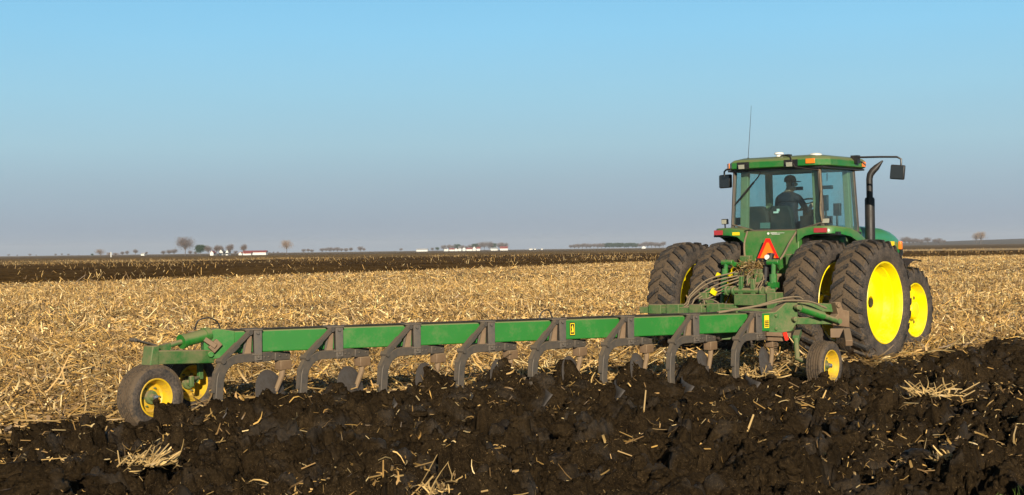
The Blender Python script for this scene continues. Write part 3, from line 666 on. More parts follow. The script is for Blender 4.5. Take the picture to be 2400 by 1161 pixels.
def text(s, size, mat, parent, loc, rot, name='lettering', ext=.0008):
    c = bpy.data.curves.new(name, 'FONT'); c.body = s; c.size = size; c.extrude = ext; c.align_x = 'CENTER'; c.align_y = 'CENTER'
    o = bpy.data.objects.new(name+'_tmp', c); col.objects.link(o); dg = bpy.context.evaluated_depsgraph_get(); me = bpy.data.meshes.new_from_object(o.evaluated_get(dg))
    bpy.data.objects.remove(o); me.materials.clear(); me.materials.append(M[mat]); o = bpy.data.objects.new(name, me); col.objects.link(o); o.parent = parent; o.location = loc; o.rotation_euler = rot; return o
text('8400', .085, 'decal_k', dcl, (.4535, 3.12, 1.755), (R_(90), 0, R_(90)))
# cab body under the rear window
a = MB()
a.prism([(-.47, -.10, 1.99), (.47, -.10, 1.99), (.50, -.20, 1.50), (.42, -.26, 1.20), (-.42, -.26, 1.20), (-.50, -.20, 1.50)], (0, .9, 0))
a.box((-.60, .06, 1.55), (.60, 1.30, 1.99)); a.box((-.80, .06, 1.93), (.80, 1.30, 1.99)); a.build('cab_base', 'green', tr, bevel=.012)
a = MB(); a.box((-.48, -.30, 1.22), (-.30, -.19, 1.60)); a.box((.34, -.31, 1.22), (.50, -.20, 1.62)); a.build('rear_bracket', 'green_dirty', tr, bevel=.01)
# fenders
def fender(sx, name='fender'):
    out = [(.47, -.17, 1.80, 1.99), (.60, -.17, 1.90, 2.01), (.75, -.17, 1.925, 2.03), (.95, -.16, 1.93, 2.03), (1.04, -.08, 1.93, 2.03), (1.10, .05, 1.92, 2.02), (1.15, .28, 1.88, 2.0), (1.17, .50, 1.80, 1.94), (1.17, .75, 1.66, 1.84), (1.16, .95, 1.45, 1.65)]
    inn = [(.46, .1, 2.03), (.58, .1, 2.05), (.70, .12, 2.06), (.80, .12, 2.06), (.80, .14, 2.06), (.80, .2, 2.06), (.80, .35, 2.06), (.80, .55, 2.02), (.80, .8, 1.93), (.80, 1.0, 1.75)]
    a = MB(); n = len(out); vs = []
    for (p, q, zb, zt), (p2, q2, z2) in zip(out, inn):
        vs += [(sx*p2, q2, z2), (sx*p*.985, q+.01, zt+.012), (sx*p, q, zt-.012), (sx*p, q, zb), (sx*p*.975, q+.03, zb), (sx*p*.97, q+.03, zt-.03), (sx*p2, q2, z2-.04)]
    fs = []
    for i in range(n-1):
        for j in range(6): fs.append((i*7+j, i*7+j+1, (i+1)*7+j+1, (i+1)*7+j))
    a.add(vs, fs); o = a.build(name, 'green', tr, smooth=40)
    r = MB(); r.box((sx*.76, -.180, 1.945), (sx*.98, -.168, 2.015)) if sx > 0 else r.box((-1.02, -.178, 1.935), (-.86, -.168, 2.01)); r.build('reflector', 'red', o)
    if sx < 0: r = MB(); r.box((-.68, -.179, 1.925), (-.55, -.170, 1.975)); r.build('warning_decal', 'decal_y', o)
    return o
fender(1); fender(-1)
for sx in (1, -1):
    a = MB(); a.box((min(sx*.50, sx*1.10), -.05, 1.90), (max(sx*.50, sx*1.10), .75, 1.955)); a.box((min(sx*.50, sx*.60), -.05, 1.3), (max(sx*.50, sx*.60), 1.2, 1.90)); a.build('fender_gap_shade', 'black', tr)  # black boxes that paint the shaded gap between fender and tyre
a = MB(); a.prism([(-.3, -.122, 1.93)]*0 or [(-.06+.02*math.cos(t*.5236), -.125, 1.945+.02*math.sin(t*.5236)) for t in range(12)], (0, .004, 0)); a.build('round_decal', 'decal_w', tr)
text('-----  ------', .03, 'decal_w', tr, (.09, -.119, 1.946), (R_(90), 0, 0)) if False else None
a = MB(); a.box((-.02, -.123, 1.945), (.09, -.116, 1.957)); a.box((.10, -.123, 1.948), (.22, -.116, 1.953)); a.box((.0, -.123, 1.928), (.14, -.116, 1.935)); a.build('maker_lettering', 'decal_w', tr)
# cab frame
a = MB()
for sx in (-1, 1):
    a.bar((sx*.80, .05, 2.03), (sx*.745, .05, 2.97), .055, .05, up=(0, 1, 0)); a.bar((sx*.80, 1.25, 1.7), (sx*.76, 1.15, 2.97), .06, .07, up=(0, 1, 0))
    a.bar((sx*.795, .05, 2.02), (sx*.80, 1.25, 1.95), .04, .06)
a.bar((-.74, .05, 2.955), (.74, .05, 2.955), .04, .03); a.bar((-.76, 1.15, 2.955), (.76, 1.15, 2.955), .05, .04)
a.build('cab_frame', 'steel', tr, bevel=.008)
a = MB()
for sx in (-1, 1):     # inner pillar trim seen through the glass
    a.bar((sx*.66, .18, 2.02), (sx*.63, .18, 2.96), .13, .08, up=(0, 1, 0)); a.bar((sx*.72, 1.12, 1.7), (sx*.70, 1.05, 2.96), .10, .09, up=(0, 1, 0))
a.build('pillar_trim', plain('pillar_trim', (.22, .24, .13), .7), tr, bevel=.01)
# glass
WIN = [(-.795, 2.10), (-.40, 1.995), (.40, 1.995), (.795, 2.10), (.745, 2.962), (-.745, 2.962)]
a = MB(); a.prism([(x, .030, z) for x, z in WIN], (0, .006, 0)); rw = a.build('rear_window', 'glass', tr, smooth=0)
a = MB()
for i in range(6):
    (x0, z0), (x1, z1) = WIN[i], WIN[(i+1) % 6]; a.tube([(x0, .026, z0), (x1, .026, z1)], .014, 6)
a.build('window_seal', 'steel', rw)
for sx, nm_ in ((1, 'side_window'), (-1, 'side_window')):
    a = MB(); a.prism([(sx*.822, .09, 2.03), (sx*.826, 1.20, 1.78), (sx*.785, 1.12, 2.962), (sx*.77, .09, 2.962)], (-sx*.006, 0, 0)); a.build(nm_, 'glass', tr, smooth=0)
a = MB(); a.prism([(-.78, 1.30, 1.75), (.78, 1.30, 1.75), (.75, 1.20, 2.96), (-.75, 1.20, 2.96)], (0, .006, 0)); a.build('windscreen', 'glass', tr, smooth=0)
a = MB(); a.tube([(-.73, .012, 2.42), (-.30, .005, 2.85), (-.26, .012, 2.92)], .010, 6); a.bar((-.70, .008, 2.45), (-.38, .008, 2.77), .012, .03); a.build('rear_wiper', 'black', tr)
# roof
def octa(q0, q1, hw, c, z, k=1.):
    pts = [(-hw+c, q0), (hw-c, q0), (hw, q0+c*1.3), (hw, q1-c), (hw-c, q1), (-hw+c, q1), (-hw, q1-c), (-hw, q0+c*1.3)]
    m = (q0+q1)/2; return [(x*k, m+(y-m)*k, z) for x, y in pts]
a = MB(); loft(a, [octa(-.10, 1.52, .90, .18, 2.972, .955), octa(-.10, 1.52, .90, .18, 2.99), octa(-.10, 1.52, .90, .18, 3.085), octa(-.10, 1.52, .90, .18, 3.125, .955), octa(-.10, 1.52, .90, .18, 3.16, .80), octa(-.10, 1.52, .90, .18, 3.17, .5)])
roof = a.build('cab_roof', 'green', tr, smooth=25, bevel=.008)
a = MB(); a.box((-.62, -.108, 2.978), (-.40, -.02, 3.088)); a.box((.22, -.108, 2.978), (.46, -.02, 3.088)); a.build('lamp_recess_shade', 'black', roof)  # black boxes standing proud, their colour replacing the shade of real recesses
a = MB(); a.box((-.84, -.02, 2.945), (.84, 1.42, 2.973)); a.build('roof_lining', 'black', roof)
def lamp(p, q, z, w=.11, h=.08, name='work_lamp', tilt=0, par=None):
    a = MB(); a.box((-w/2, 0, -h/2), (w/2, .07, h/2)); o = a.build(name, 'black', par or tr, bevel=.008); o.location = (p, q, z); o.rotation_euler = (tilt, 0, 0)
    b = MB(); b.box((-w*.44, -.004, -h*.40), (w*.44, .004, h*.40)); b.build('lens', 'lens', o, bevel=.003); return o
lamp(-.51, -.16, 3.012, .12, .085, tilt=.2); lamp(.34, -.16, 3.012, .12, .085, tilt=.2)
lamp(.86, .02, 2.125, .13, .085); lamp(-1.0, .10, 2.15, .10, .085, tilt=.1)
a = MB(); a.box((-.98, .35, 2.10), (-.86, .48, 2.22)); a.build('side_lamp', 'black', tr, bevel=.01)
a = MB(); a.tube([(.86, .05, 2.06), (.86, .06, 2.12)], .015, 8); a.tube([(-1.0, .14, 2.05), (-1.0, .13, 2.15)], .012, 8); a.build('lamp_bracket', 'black', tr)
for sx in (1, -1):
    a = MB()
    if sx > 0: a.box((.60, -.115, 3.015), (.755, -.095, 3.088)); 
    else: a.prism([(-.765, -.085, 3.0), (-.765, -.085, 3.085), (-.885, .055, 3.085), (-.885, .055, 3.0)], (-.008, -.012, 0))
    a.build('warning_lamp', 'orange', roof, bevel=.004)
a = MB(); a.prism([(.905, 1.20, 3.0), (.905, 1.33, 3.0), (.905, 1.33, 3.08), (.905, 1.20, 3.08)], (.006, 0, 0)); a.build('warning_lamp', 'orange', roof)
a = MB(); a.lathe([(3.15, .045), (3.20, .045), (3.205, .075), (3.23, .075), (3.24, .05), (3.242, 0)], c=(-.06, .25, 0), axis='z', n=20); a.build('gps_puck', 'white', roof)
a = MB(); a.lathe([(3.15, .10), (3.17, .10), (3.188, .07), (3.194, 0)], c=(.60, .22, 0), axis='z', n=24); a.build('gps_dome', 'white', roof)
a = MB(); a.tube([(.0, .2, 3.175), (.15, .1, 3.18), (.27, -.02, 3.165), (.36, -.115, 3.08), (.42, -.12, 2.97), (.62, -.05, 2.93), (.76, .0, 2.91)], .012, 8); a.box((.1, .1, 3.15), (.2, .2, 3.19)); a.build('roof_cable', 'black', roof)
a = MB(); a.tube([(-.62, .25, 3.1), (-.62, .25, 3.18)], .02, 8); a.tube([(-.62, .25, 3.18), (-.582, .25, 3.62), (-.55, .25, 4.02)], [.0045, .004, .0025], 6); a.build('antenna', 'black', roof)
# mirrors
a = MB(); a.box((.84, .93, 3.04), (.96, 1.03, 3.17)); a.tube([(.90, 1.0, 3.14), (1.25, 1.12, 3.135), (1.50, 1.20, 3.125), (1.56, 1.22, 3.09), (1.56, 1.22, 2.98)], .016, 8); ma = a.build('mirror_arm', 'black', tr)
a = MB(); a.box((-.115, -.03, -.115), (.115, .03, .115)); mi = a.build('mirror', 'black', tr, bevel=.02); mi.location = (1.50, 1.22, 2.885); mi.rotation_euler = (0, .1, R_(8))
a = MB(); a.box((-.10, -.036, -.10), (.10, -.028, .10)); a.build('mirror_glass', 'mirror', mi)
a = MB(); a.tube([(-.84, .12, 3.0), (-.98, .16, 3.0), (-1.04, .2, 2.97), (-1.04, .2, 2.90)], .015, 8); a.build('mirror_arm', 'black', tr)
a = MB(); a.box((-.145, -.03, -.11), (.145, .03, .11)); mi = a.build('mirror', 'black', tr, bevel=.02); mi.location = (-1.04, .24, 2.815); mi.rotation_euler = (0, 0, R_(-22))
a = MB(); a.box((-.13, -.036, -.095), (.13, -.028, .095)); a.build('mirror_glass', 'mirror', mi)
# exhaust
a = MB(); a.tube([(.62, 2.06, 1.7), (.62, 2.06, 2.50), (.62, 2.06, 2.53)], [.082, .082, .07], 24)
a.tube([(.62, 2.06, 2.5), (.62, 2.06, 2.84), (.63, 2.07, 2.91), (.665, 2.09, 2.97), (.72, 2.12, 3.03), (.81, 2.17, 3.14)], [.054, .054, .056, .058, .052, .012], 20); a.build('exhaust_stack', 'black_metal', tr, smooth=40)
# front mudguard
for sx in (1, -1):
    a = MB(); n = 12; vs = []
    for i in range(n):
        an = R_(76+i*7); 
        for dx, rr in ((-.16, .80), (.0, .815), (.20, .79)): vs.append((sx*(.97+dx), 2.66-(rr)*math.cos(an)*-1, .70+rr*math.sin(an)))
    fs = [(i*3+j, i*3+j+1, (i+1)*3+j+1, (i+1)*3+j) for i in range(n-1) for j in range(2)]; a.add(vs, fs)
    o = a.build('front_mudguard', 'black', tr, smooth=60); so_ = o.modifiers.new('thickness', 'SOLIDIFY'); so_.thickness = .012
a = MB(); a.box((.43, 3.60, 1.55), (.47, 3.66, 1.68)); a.tube([(.36, 3.62, 1.6), (.45, 3.62, 1.6)], .015, 8); bl = a.build('marker_lamp_bracket', 'black', tr)
a = MB(); a.box((.425, 3.57, 1.66), (.475, 3.64, 1.80)); a.build('marker_lamp', 'orange', bl, bevel=.006)
# slow moving vehicle triangle
def tri(r, z0, cut, q, th, x0=.02):
    pts = []; 
    for k in range(3):
        an = math.pi/2+k*2*math.pi/3; nx = an
        for da in (-cut, cut): pts.append((x0+r*math.cos(an+da)*.98, q, z0+r*math.sin(an+da)*1.12))
    return pts
a = MB(); a.prism(tri(.228, 1.615, .16, -.285, 0), (0, .004, 0)); sm = a.build('warning_triangle', 'smv_red', tr)
a = MB(); a.prism(tri(.172, 1.61, .10, -.290, 0), (0, .004, 0)); a.build('triangle_centre', 'smv_orange', sm)
# hitch, hydraulics
a = MB()
for sx in (-1, 1):
    a.bar((sx*.22, -.35, 1.40), (sx*.42, -.80, 1.50), .07, .09, w2=.06, h2=.07)
    a.tube([(sx*.30, -.80, 1.50), (sx*.50, -.80, 1.50)], .045, 12)
a.build('lift_arm', 'green', tr, bevel=.008)
a = MB()
a.tube([(-.41, -.80, 1.54), (-.44, -.84, 1.22), (-.47, -.88, .78)], .034, 10); a.tube([(-.43, -.82, 1.40), (-.45, -.85, 1.12)], .05, 10)
a.tube([(.41, -.80, 1.54), (.42, -.84, 1.22), (.43, -.88, .74)], .036, 10); a.tube([(.415, -.83, 1.32), (.42, -.84, 1.18)], .058, 10); a.box((.35, -.89, 1.12), (.50, -.80, 1.20))
a.build('lift_link', 'green', tr)
a = MB()
for sx in (-1, 1): a.bar((sx*.28, -.2, .70), (sx*.45, -1.15, .78), .06, .10)
a.build('lower_link', 'green_dirty', tr, bevel=.01)
a = MB(); a.box((-.22, -.72, 1.02), (.18, -.55, 1.40)); a.box((-.30, -.80, 1.10), (-.02, -.70, 1.30)); a.box((.05, -.78, 1.15), (.20, -.70, 1.34)); 
for i in range(4): a.tube([(-.26+i*.07, -.70, 1.33-.06*i), (-.26+i*.07, -.84, 1.33-.06*i)], .026, 8)
a.build('hydraulic_block', 'green_dirty', tr, bevel=.012)
a = MB(); a.tube([(.17, -.45, 1.62), (.18, -.62, 1.30), (.20, -.75, .98)], .05, 10); a.box((.11, -.60, 1.30), (.26, -.42, 1.52)); a.tube([(.03, -.5, 1.5), (.05, -.6, 1.25), (.1, -.7, 1.0)], .018, 8); a.box((-.12, -.42, 1.46), (.26, -.34, 1.56)); a.tube([(.24, -.80, .8), (.24, -.72, 1.45)], .045, 8); a.build('top_link', 'black', tr)
a = MB(); a.lathe([(-.02, 0), (-.02, .038), (.0, .042), (.02, .04)], c=(.14, -.52, 1.575), axis='y', n=20); a.build('round_socket', 'white', tr)
a = MB(); a.box((.05, -.37, 1.60), (.105, -.35, 1.64)); a.box((.13, -.37, 1.60), (.185, -.35, 1.64)); a.build('socket_lamp', 'red', tr)
a = MB(); a.bar((-.34, -1.0, .52), (.30, -1.0, .52), .10, .06); a.bar((-.02, -.6, .50), (-.02, -1.6, .50), .12, .05); a.build('drawbar', 'grime_and_shade', tr, bevel=.01)
a = MB()
for k, (x, z) in enumerate(((-.20, 1.16), (-.12, 1.10), (.0, 1.12), (.06, 1.05), (.30, 1.18), (.33, 1.0))): a.tube([(x, -.66, z), (x+.01, -.86, z-.01)], .022+.006*(k % 2), 8); a.tube([(x, -.80, z), (x, -.82, z)], .036, 8)
a.box((-.10, -.90, .98), (.02, -.80, 1.05)); a.box((.10, -.92, .95), (.20, -.84, 1.10)); a.box((-.24, -.92, .92), (-.14, -.84, 1.02)); a.build('coupler_block', 'green_dirty', tr, bevel=.006, split=False)
for k in range(13):
    x0 = rng.uniform(-.32, .32); a = MB(); a.tube(arc([(x0, -.70, rng.uniform(1.1, 1.45)), (x0+rng.uniform(-.1, .1), -.90, rng.uniform(1.0, 1.3)), (x0+rng.uniform(-.15, .15), -1.0, rng.uniform(.85, 1.0))]), .010, 6); a.build('hitch_hose', ('black', 'hose')[k % 2], tr, smooth=60)
# straw caught on top of the hitch
def nest(cx, cy, cz, rx, ry, rz, n, parent, name='caught_straw'):
    P = rng.normal(0, 1, (n, 3))*[rx, ry, rz]+[cx, cy, cz]
    v1_ = leaves(P, rng.uniform(.04, .13, n), rng.uniform(.004, .014, n), rng.normal(.0, .5, n), 3, 1.2); 
    o = np_mesh(name, v1_[0], v1_[1], M['straw'], np.repeat(tints(n, .62), v1_[2], 0)); o.parent = parent; o['kind'] = 'stuff'; return o
nest(-.08, -.62, 1.44, .13, .08, .035, 420, tr); nest(.10, -.72, 1.12, .10, .05, .035, 160, tr); nest(-.1, -.72, 1.3, .12, .04, .04, 160, tr)
# hoses from the tractor to the plough
hs = [((-.24, -.84, 1.35), (-.55, -1.15, 1.24), (-.70, -1.4, 1.02), (-.76, -1.45, .88)), ((-.20, -.84, 1.30), (-.50, -1.15, 1.20), (-.68, -1.4, 1.0), (-.70, -1.5, .86)),
      ((-.17, -.84, 1.27), (-.42, -1.10, 1.16), (-.62, -1.35, .98), (-.66, -1.45, .86)), ((-.12, -.84, 1.24), (-.36, -1.1, 1.12), (-.58, -1.35, .96), (-.58, -1.5, .85)),
      ((-.10, -.84, 1.18), (-.34, -1.1, 1.08), (-.54, -1.3, .95), (-.62, -1.45, .88)), ((-.06, -.84, 1.14), (-.30, -1.1, 1.05), (-.5, -1.3, .94), (-.52, -1.45, .86))]
for i, h_ in enumerate(hs):
    a = MB(); pts = arc(h_); e = h_[-1]
    if i < 3: pts = arc(list(h_)+[(e[0]-.10, e[1]-.10, .80), (e[0]-.12, e[1]-.14, .72)])
    elif i == 3: pts = arc(list(h_[:3])+[(-.30, -1.45, .95), (-.12, -1.5, .88), (-.02, -1.55, .74)])
    elif i == 4: pts = arc(list(h_[:3])+[(-.40, -1.5, .93), (-.30, -1.6, .74)])
    a.tube(pts, .0115, 8); a.build('hydraulic_hose', 'hose', tr, smooth=60)
a = MB()
for (x, y, z, dx, dz) in ((-.52, -.95, 1.27, .06, .07), (-.50, -1.15, 1.08, .08, .04), (-.44, -1.25, 1.02, .10, .07), (-.40, -1.4, .80, .10, .04)): a.box((x, y, z), (x+dx, y+.03, z+dz), rot=Matrix.Rotation(.5, 3, 'Y'))
a.build('yellow_tag', 'yellow', tr)
# cab interior
def seat(p, q, z, par, s=1., name='seat'):
    a = MB(); a.box((p-.24*s, q-.24, z-.12), (p+.24*s, q+.26, z)); o = a.build(name, 'seat', par, bevel=.04)
    b = MB(); b.prism([(p-.25*s, q-.26, z-.05), (p+.25*s, q-.26, z-.05), (p+.235*s, q-.34, z+.34), (p+.17*s, q-.35, z+.43), (p-.17*s, q-.35, z+.43), (p-.235*s, q-.34, z+.34)], (0, .11, 0)); b.build('backrest', 'seat', o, bevel=.03); return o
seat(-.10, .66, 1.96, tr, .85); seat(-.52, .62, 1.96, tr, .85)
a = MB(); a.box((-.19, .280, 2.27), (-.10, .285, 2.30)); a.box((-.13, .278, 2.30), (-.08, .283, 2.34)); a.build('seat_label', 'decal_w', tr)
a = MB(); a.box((-.6, .2, 1.86), (.6, 1.2, 1.99)); a.box((.24, .35, 1.99), (.46, 1.05, 2.22)); a.box((-.12, 1.12, 1.95), (.16, 1.27, 2.34)); a.tube([(.0, 1.2, 2.2), (-.04, 1.08, 2.38)], .03, 8)
a.box((.42, .75, 2.30), (.52, .80, 2.55)); a.box((.50, .98, 2.22), (.62, 1.04, 2.42)); a.tube([(.47, .8, 2.1), (.47, .78, 2.4)], .02, 8); a.tube([(.56, 1.0, 2.0), (.56, 1.0, 2.3)], .02, 8); a.build('cab_console', 'black', tr, bevel=.01)
a = MB(); n = 36
ax = Vector((0, -.5, .86)).normalized(); u1 = Vector((1, 0, 0)); u2 = ax.cross(u1); c0 = Vector((-.03, 1.02, 2.42))
ring = [c0+(u1*math.cos(2*math.pi*k/n)+u2*math.sin(2*math.pi*k/n))*.19 for k in range(n+1)]; a.tube(ring, .014, 8, caps=False)
for k in (3, 15, 27): a.tube([c0, ring[k]], .012, 6)
a.build('steering_wheel', 'black', tr)
a = MB(); a.box((.22, 1.12, 2.72), (.42, 1.16, 2.66)); a.tube([(.32, 1.14, 2.8), (.32, 1.14, 2.92)], .008, 6); a.box((-.32, 1.12, 2.72), (-.12, 1.16, 2.66)); a.build('inside_mirror', 'black', tr, bevel=.01)
a = MB(); a.box((-.30, .045, 2.03), (-.12, .05, 2.12)); a.build('window_sticker', plain('teal_sticker', (.12, .2, .18), .5), rw)
# body cable on the left rear corner and wiper hose
a = MB(); a.tube(arc([(-.44, -.11, 1.99), (-.47, -.16, 1.8), (-.42, -.24, 1.6), (-.34, -.32, 1.45)]), .016, 8); a.tube(arc([(.46, -.12, 2.0), (.36, -.20, 1.8), (.27, -.26, 1.6), (.22, -.34, 1.5)]), .016, 8); a.build('rear_cable', 'hose', tr)
a = MB(); a.tube(arc([(.77, .02, 2.92), (.80, .0, 2.6), (.79, -.01, 2.3), (.81, .0, 2.12)]), .014, 6); a.build('pillar_cable', 'hose', tr)
# ------------------------------------------------------------------ driver
dr = empty('person', tuple(tr.matrix_world.translation), 0)
def tw(p, q, z): x, y = xy_of(p, q); return (x, y, z)
def skinned(name, joints, edges, parent, sub=2):
    """joints: list of (p,q,z,rx[,ry]) in travel frame; returns evaluated mesh data"""
    me = bpy.data.meshes.new(name); me.from_pydata([j[:3] for j in joints], edges, []); o = bpy.data.objects.new(name, me); col.objects.link(o)
    mo = o.modifiers.new('skin', 'SKIN'); mo.use_smooth_shade = True; o.modifiers.new('sub', 'SUBSURF').levels = sub; o.modifiers['sub'].render_levels = sub
    sv = me.skin_vertices[0].data
    for i, j in enumerate(joints): sv[i].radius = (j[3], j[4] if len(j) > 4 else j[3]); sv[i].use_root = (i == 0)
    bpy.context.view_layer.update(); dg = bpy.context.evaluated_depsgraph_get(); m2 = bpy.data.meshes.new_from_object(o.evaluated_get(dg)); bpy.data.objects.remove(o); m2.name = name; return m2
J = []; Eg = []
def jn(par, *v): J.append(v); i = len(J)-1; (Eg.append((par, i)) if par is not None else None); return i
bx, by, bz = -.12, .64, 2.045
pel = jn(None, bx, by, bz+.06, .15, .12); ab = jn(pel, bx, by-.02, bz+.22, .165, .12); ch = jn(ab, bx, by-.01, bz+.40, .20, .13); up_ = jn(ch, bx, by+.01, bz+.50, .15, .10)
nk = jn(up_, bx+.005, by+.03, bz+.575, .052); h1 = jn(nk, bx+.012, by+.05, bz+.63, .066, .07); h2 = jn(h1, bx+.015, by+.06, bz+.70, .078, .09); h3 = jn(h2, bx+.012, by+.055, bz+.765, .072, .085); h4 = jn(h3, bx+.01, by+.05, bz+.80, .045, .055)
ns = jn(h2, bx+.125, by+.105, bz+.695, .014)                      # nose
er = jn(h2, bx+.075, by-.005, bz+.70, .013, .020); el_ = jn(h2, bx-.05, by+.115, bz+.70, .013, .020); chn = jn(h1, bx+.095, by+.085, bz+.635, .026)
def hand(w, d, upv, side):
    """palm with four fingers curled round the wheel rim, and a thumb"""
    w = Vector(w); d = Vector(d).normalized(); side = Vector(side).normalized(); n_ = d.cross(side).normalized()
    pm = jn(w_i, *(w+d*.05), .030, .018); 
    for k, (off, ln) in enumerate(((-.028, .8), (-.010, .95), (.010, .9), (.027, .72))):
        b = w+d*.085+side*off; f1 = jn(pm, *b, .0095); f2 = jn(f1, *(b+d*.030*ln+n_*.012), .0088); f3 = jn(f2, *(b+d*.038*ln+n_*.036), .008); jn(f3, *(b+d*.022*ln+n_*.050), .0072)
    t1 = jn(pm, *(w+d*.045-side*.040+n_*.005), .0105); jn(t1, *(w+d*.075-side*.052+n_*.026), .009)
sh = jn(up_, bx+.19, by+.02, bz+.47, .062); eb = jn(sh, bx+.27, by+.14, bz+.25, .048); fa = jn(eb, bx+.24, by+.28, bz+.30, .036); w_i = jn(fa, .13, .955, 2.415, .027); hand((.13, .955, 2.415), (-.05, .06, .03), None or (0, 0, 0), (.6, .6, .2)) if False else None
hand((.13, .955, 2.415), (.0, .06, .03), (.9, -.1, .2), ) if False else None
def hand_at(wi, w, d, side):
    global w_i; w_i = wi; hand(w, d, None, side)
hand_at(w_i, (.13, .955, 2.415), (.02, .06, .02), (.9, -.2, .1))
sh2 = jn(up_, bx-.19, by+.02, bz+.47, .062); eb2 = jn(sh2, bx-.25, by+.10, bz+.22, .048); fa2 = jn(eb2, bx-.20, by+.24, bz+.26, .036); wl = jn(fa2, -.19, .935, 2.39, .027); hand_at(wl, (-.19, .935, 2.39), (.0, .06, .02), (.9, .2, .0))
for sx in (-1, 1):
    hp = jn(pel, bx+sx*.09, by+.06, bz+.03, .085); kn = jn(hp, bx+sx*.15, by+.46, bz+.04, .062); cf = jn(kn, bx+sx*.15, by+.50, bz-.18, .05); 
J2 = [list(j) for j in J]
def person_mesh():
    # joints are given in the travel frame; shift to the person's own origin
    js = [(j[0]-bx, j[1]-by, j[2]-2.0)+tuple(j[3:]) for j in J2]
    return skinned('body', js, Eg, None)
bm_ = person_mesh()
for m_ in ('navy', 'skin', 'denim'): bm_.materials.append(M[m_])
for f in bm_.polygons:
    c = f.center; z = c.z+2.0; f.use_smooth = True
    f.material_index = 1 if ((z > bz+.57 and abs(c.x) < .12) or ((abs(c.x) < .35 and c.y > .30 and z > 2.30))) else (2 if z < bz+.10 else 0)
x, y = xy_of(bx, by); dr.location = (x, y, 2.0); dr.rotation_euler = (0, 0, RZ)
bo = bpy.data.objects.new('body', bm_); col.objects.link(bo); bo.parent = dr
tag(dr, 'driver in a navy jacket and brown cap holding the steering wheel in the cab', 'person')
a = MB(); hx, hy, hz = .012, .055, bz-2.0+.765
a.lathe([(-.03, .098), (.02, .097), (.055, .080), (.078, .045), (.085, 0)], c=(hx, hy, hz), axis='z', n=24)
vs = [(hx+(.09+.09*k)*math.sin(t+1.05), hy+(.09+.09*k)*math.cos(t+1.05), hz-.012-.014*k) for k in (0, 1) for t in np.linspace(-.8, .8, 9)]
a.add(vs, [(i, i+1, i+10, i+9) for i in range(8)]); o = a.build('cap', 'cap', dr, smooth=60); o.modifiers.new('t', 'SOLIDIFY').thickness = .004
a = MB(); a.lathe([(-.012, 0), (-.012, .03), (.012, .03), (.012, 0)], c=(hx+.075, hy-.065, hz-.07), n=14); a.build('ear_cup', 'black', dr)
# ------------------------------------------------------------------ plough
PC = S(3.5, 0, 0); px_, py_ = xy_of(PC.x, PC.y)
pg = empty('plough', (px_, py_, 0), RZ)
tag(pg, 'long green eight-bottom plough with curved grey shanks and three small yellow wheels', 'plough')
def pb(a, name, mats, parent=pg, **kw): return a.build(name, mats, parent, off=PC if parent is pg else (0, 0, 0), **kw)
sdir = (S(1, 0, 0)-S(0, 0, 0)).normalized(); tdir = (S(0, 1, 0)-S(0, 0, 0)).normalized()
a = MB(); a.prism([S(-.14, -.085, .655), S(-.14, -.085, .895), S(-.14, .085, .895), S(-.14, .085, .655)], sdir*7.22); beam = pb(a, 'main_beam', 'green_beam', bevel=.012)
a = MB(); a.prism([S(-.20, .088, .60), S(-.05, .088, .60), S(.14, .088, .655), S(.14, .088, .898), S(-.05, .088, .93), S(-.20, .088, .90)], -tdir*.176); a.tube([S(-.13, .13, .655), S(-.13, -.13, .655)], .035, 12); pb(a, 'beam_end_plate', 'green_beam', bevel=.008)
a = MB(); a.box((0, 0, 0), (0, 0, 0)) if False else None
for s_ in (1.1, 2.9, 4.75):
    pass
# hose clipped along the beam and its loops
a = MB(); a.tube(arc([S(-.28, .0, .92), S(-.24, .02, 1.02), S(-.12, .02, 1.045), S(-.03, .01, .99), S(.0, 0, .90)]), .009, 6); a.tube(arc([S(3.82, .0, .90), S(3.86, .0, .99), S(3.95, .0, 1.01), S(4.0, .0, .91)]), .009, 6)
a.tube([S(0, -.02, .905), S(3.8, -.02, .905), S(6.4, -.02, .91)], .011, 6); a.tube([S(0, -.045, .905), S(6.6, -.045, .91)], .011, 6)
pb(a, 'beam_hose', 'black')
for s_, nm_ in ((4.22, 'k'), (6.98, 'y')):
    a = MB(); a.prism([S(s_-.035, .0875, .70), S(s_+.035, .0875, .70), S(s_+.035, .0875, .86), S(s_-.035, .0875, .86)], tdir*.003); d_ = pb(a, 'beam_decal', 'decal_y' if nm_ == 'y' else 'decal_k')
    a = MB()
    if nm_ == 'k':
        fr_ = [(-.028, -.028), (.028, -.028)]
        a.prism([S(s_-.030, .091, .71), S(s_+.030, .091, .71), S(s_+.030, .091, .72), S(s_-.030, .091, .72)], tdir*.002)
        a.prism([S(s_-.030, .091, .72), S(s_-.024, .091, .72), S(s_-.024, .091, .85), S(s_-.030, .091, .85)], tdir*.002); a.prism([S(s_+.024, .091, .72), S(s_+.030, .091, .72), S(s_+.030, .091, .85), S(s_+.024, .091, .85)], tdir*.002)
        a.prism([S(s_-.016, .091, .74), S(s_+.016, .091, .74), S(s_+.014, .091, .78), S(s_+.004, .091, .83), S(s_-.012, .091, .80), S(s_-.004, .091, .775)], tdir*.002)
        a.prism([S(s_-.030, .091, .84), S(s_+.030, .091, .84), S(s_+.030, .091, .85), S(s_-.030, .091, .85)], tdir*.002)
        pb(a, 'decal_emblem', 'decal_y')
    else:
        for k in range(4): a.prism([S(s_-.028, .091, .715+k*.022), S(s_+.028, .091, .715+k*.022), S(s_+.028, .091, .729+k*.022), S(s_-.028, .091, .729+k*.022)], tdir*.002)
        pb(a, 'decal_print', 'decal_k')
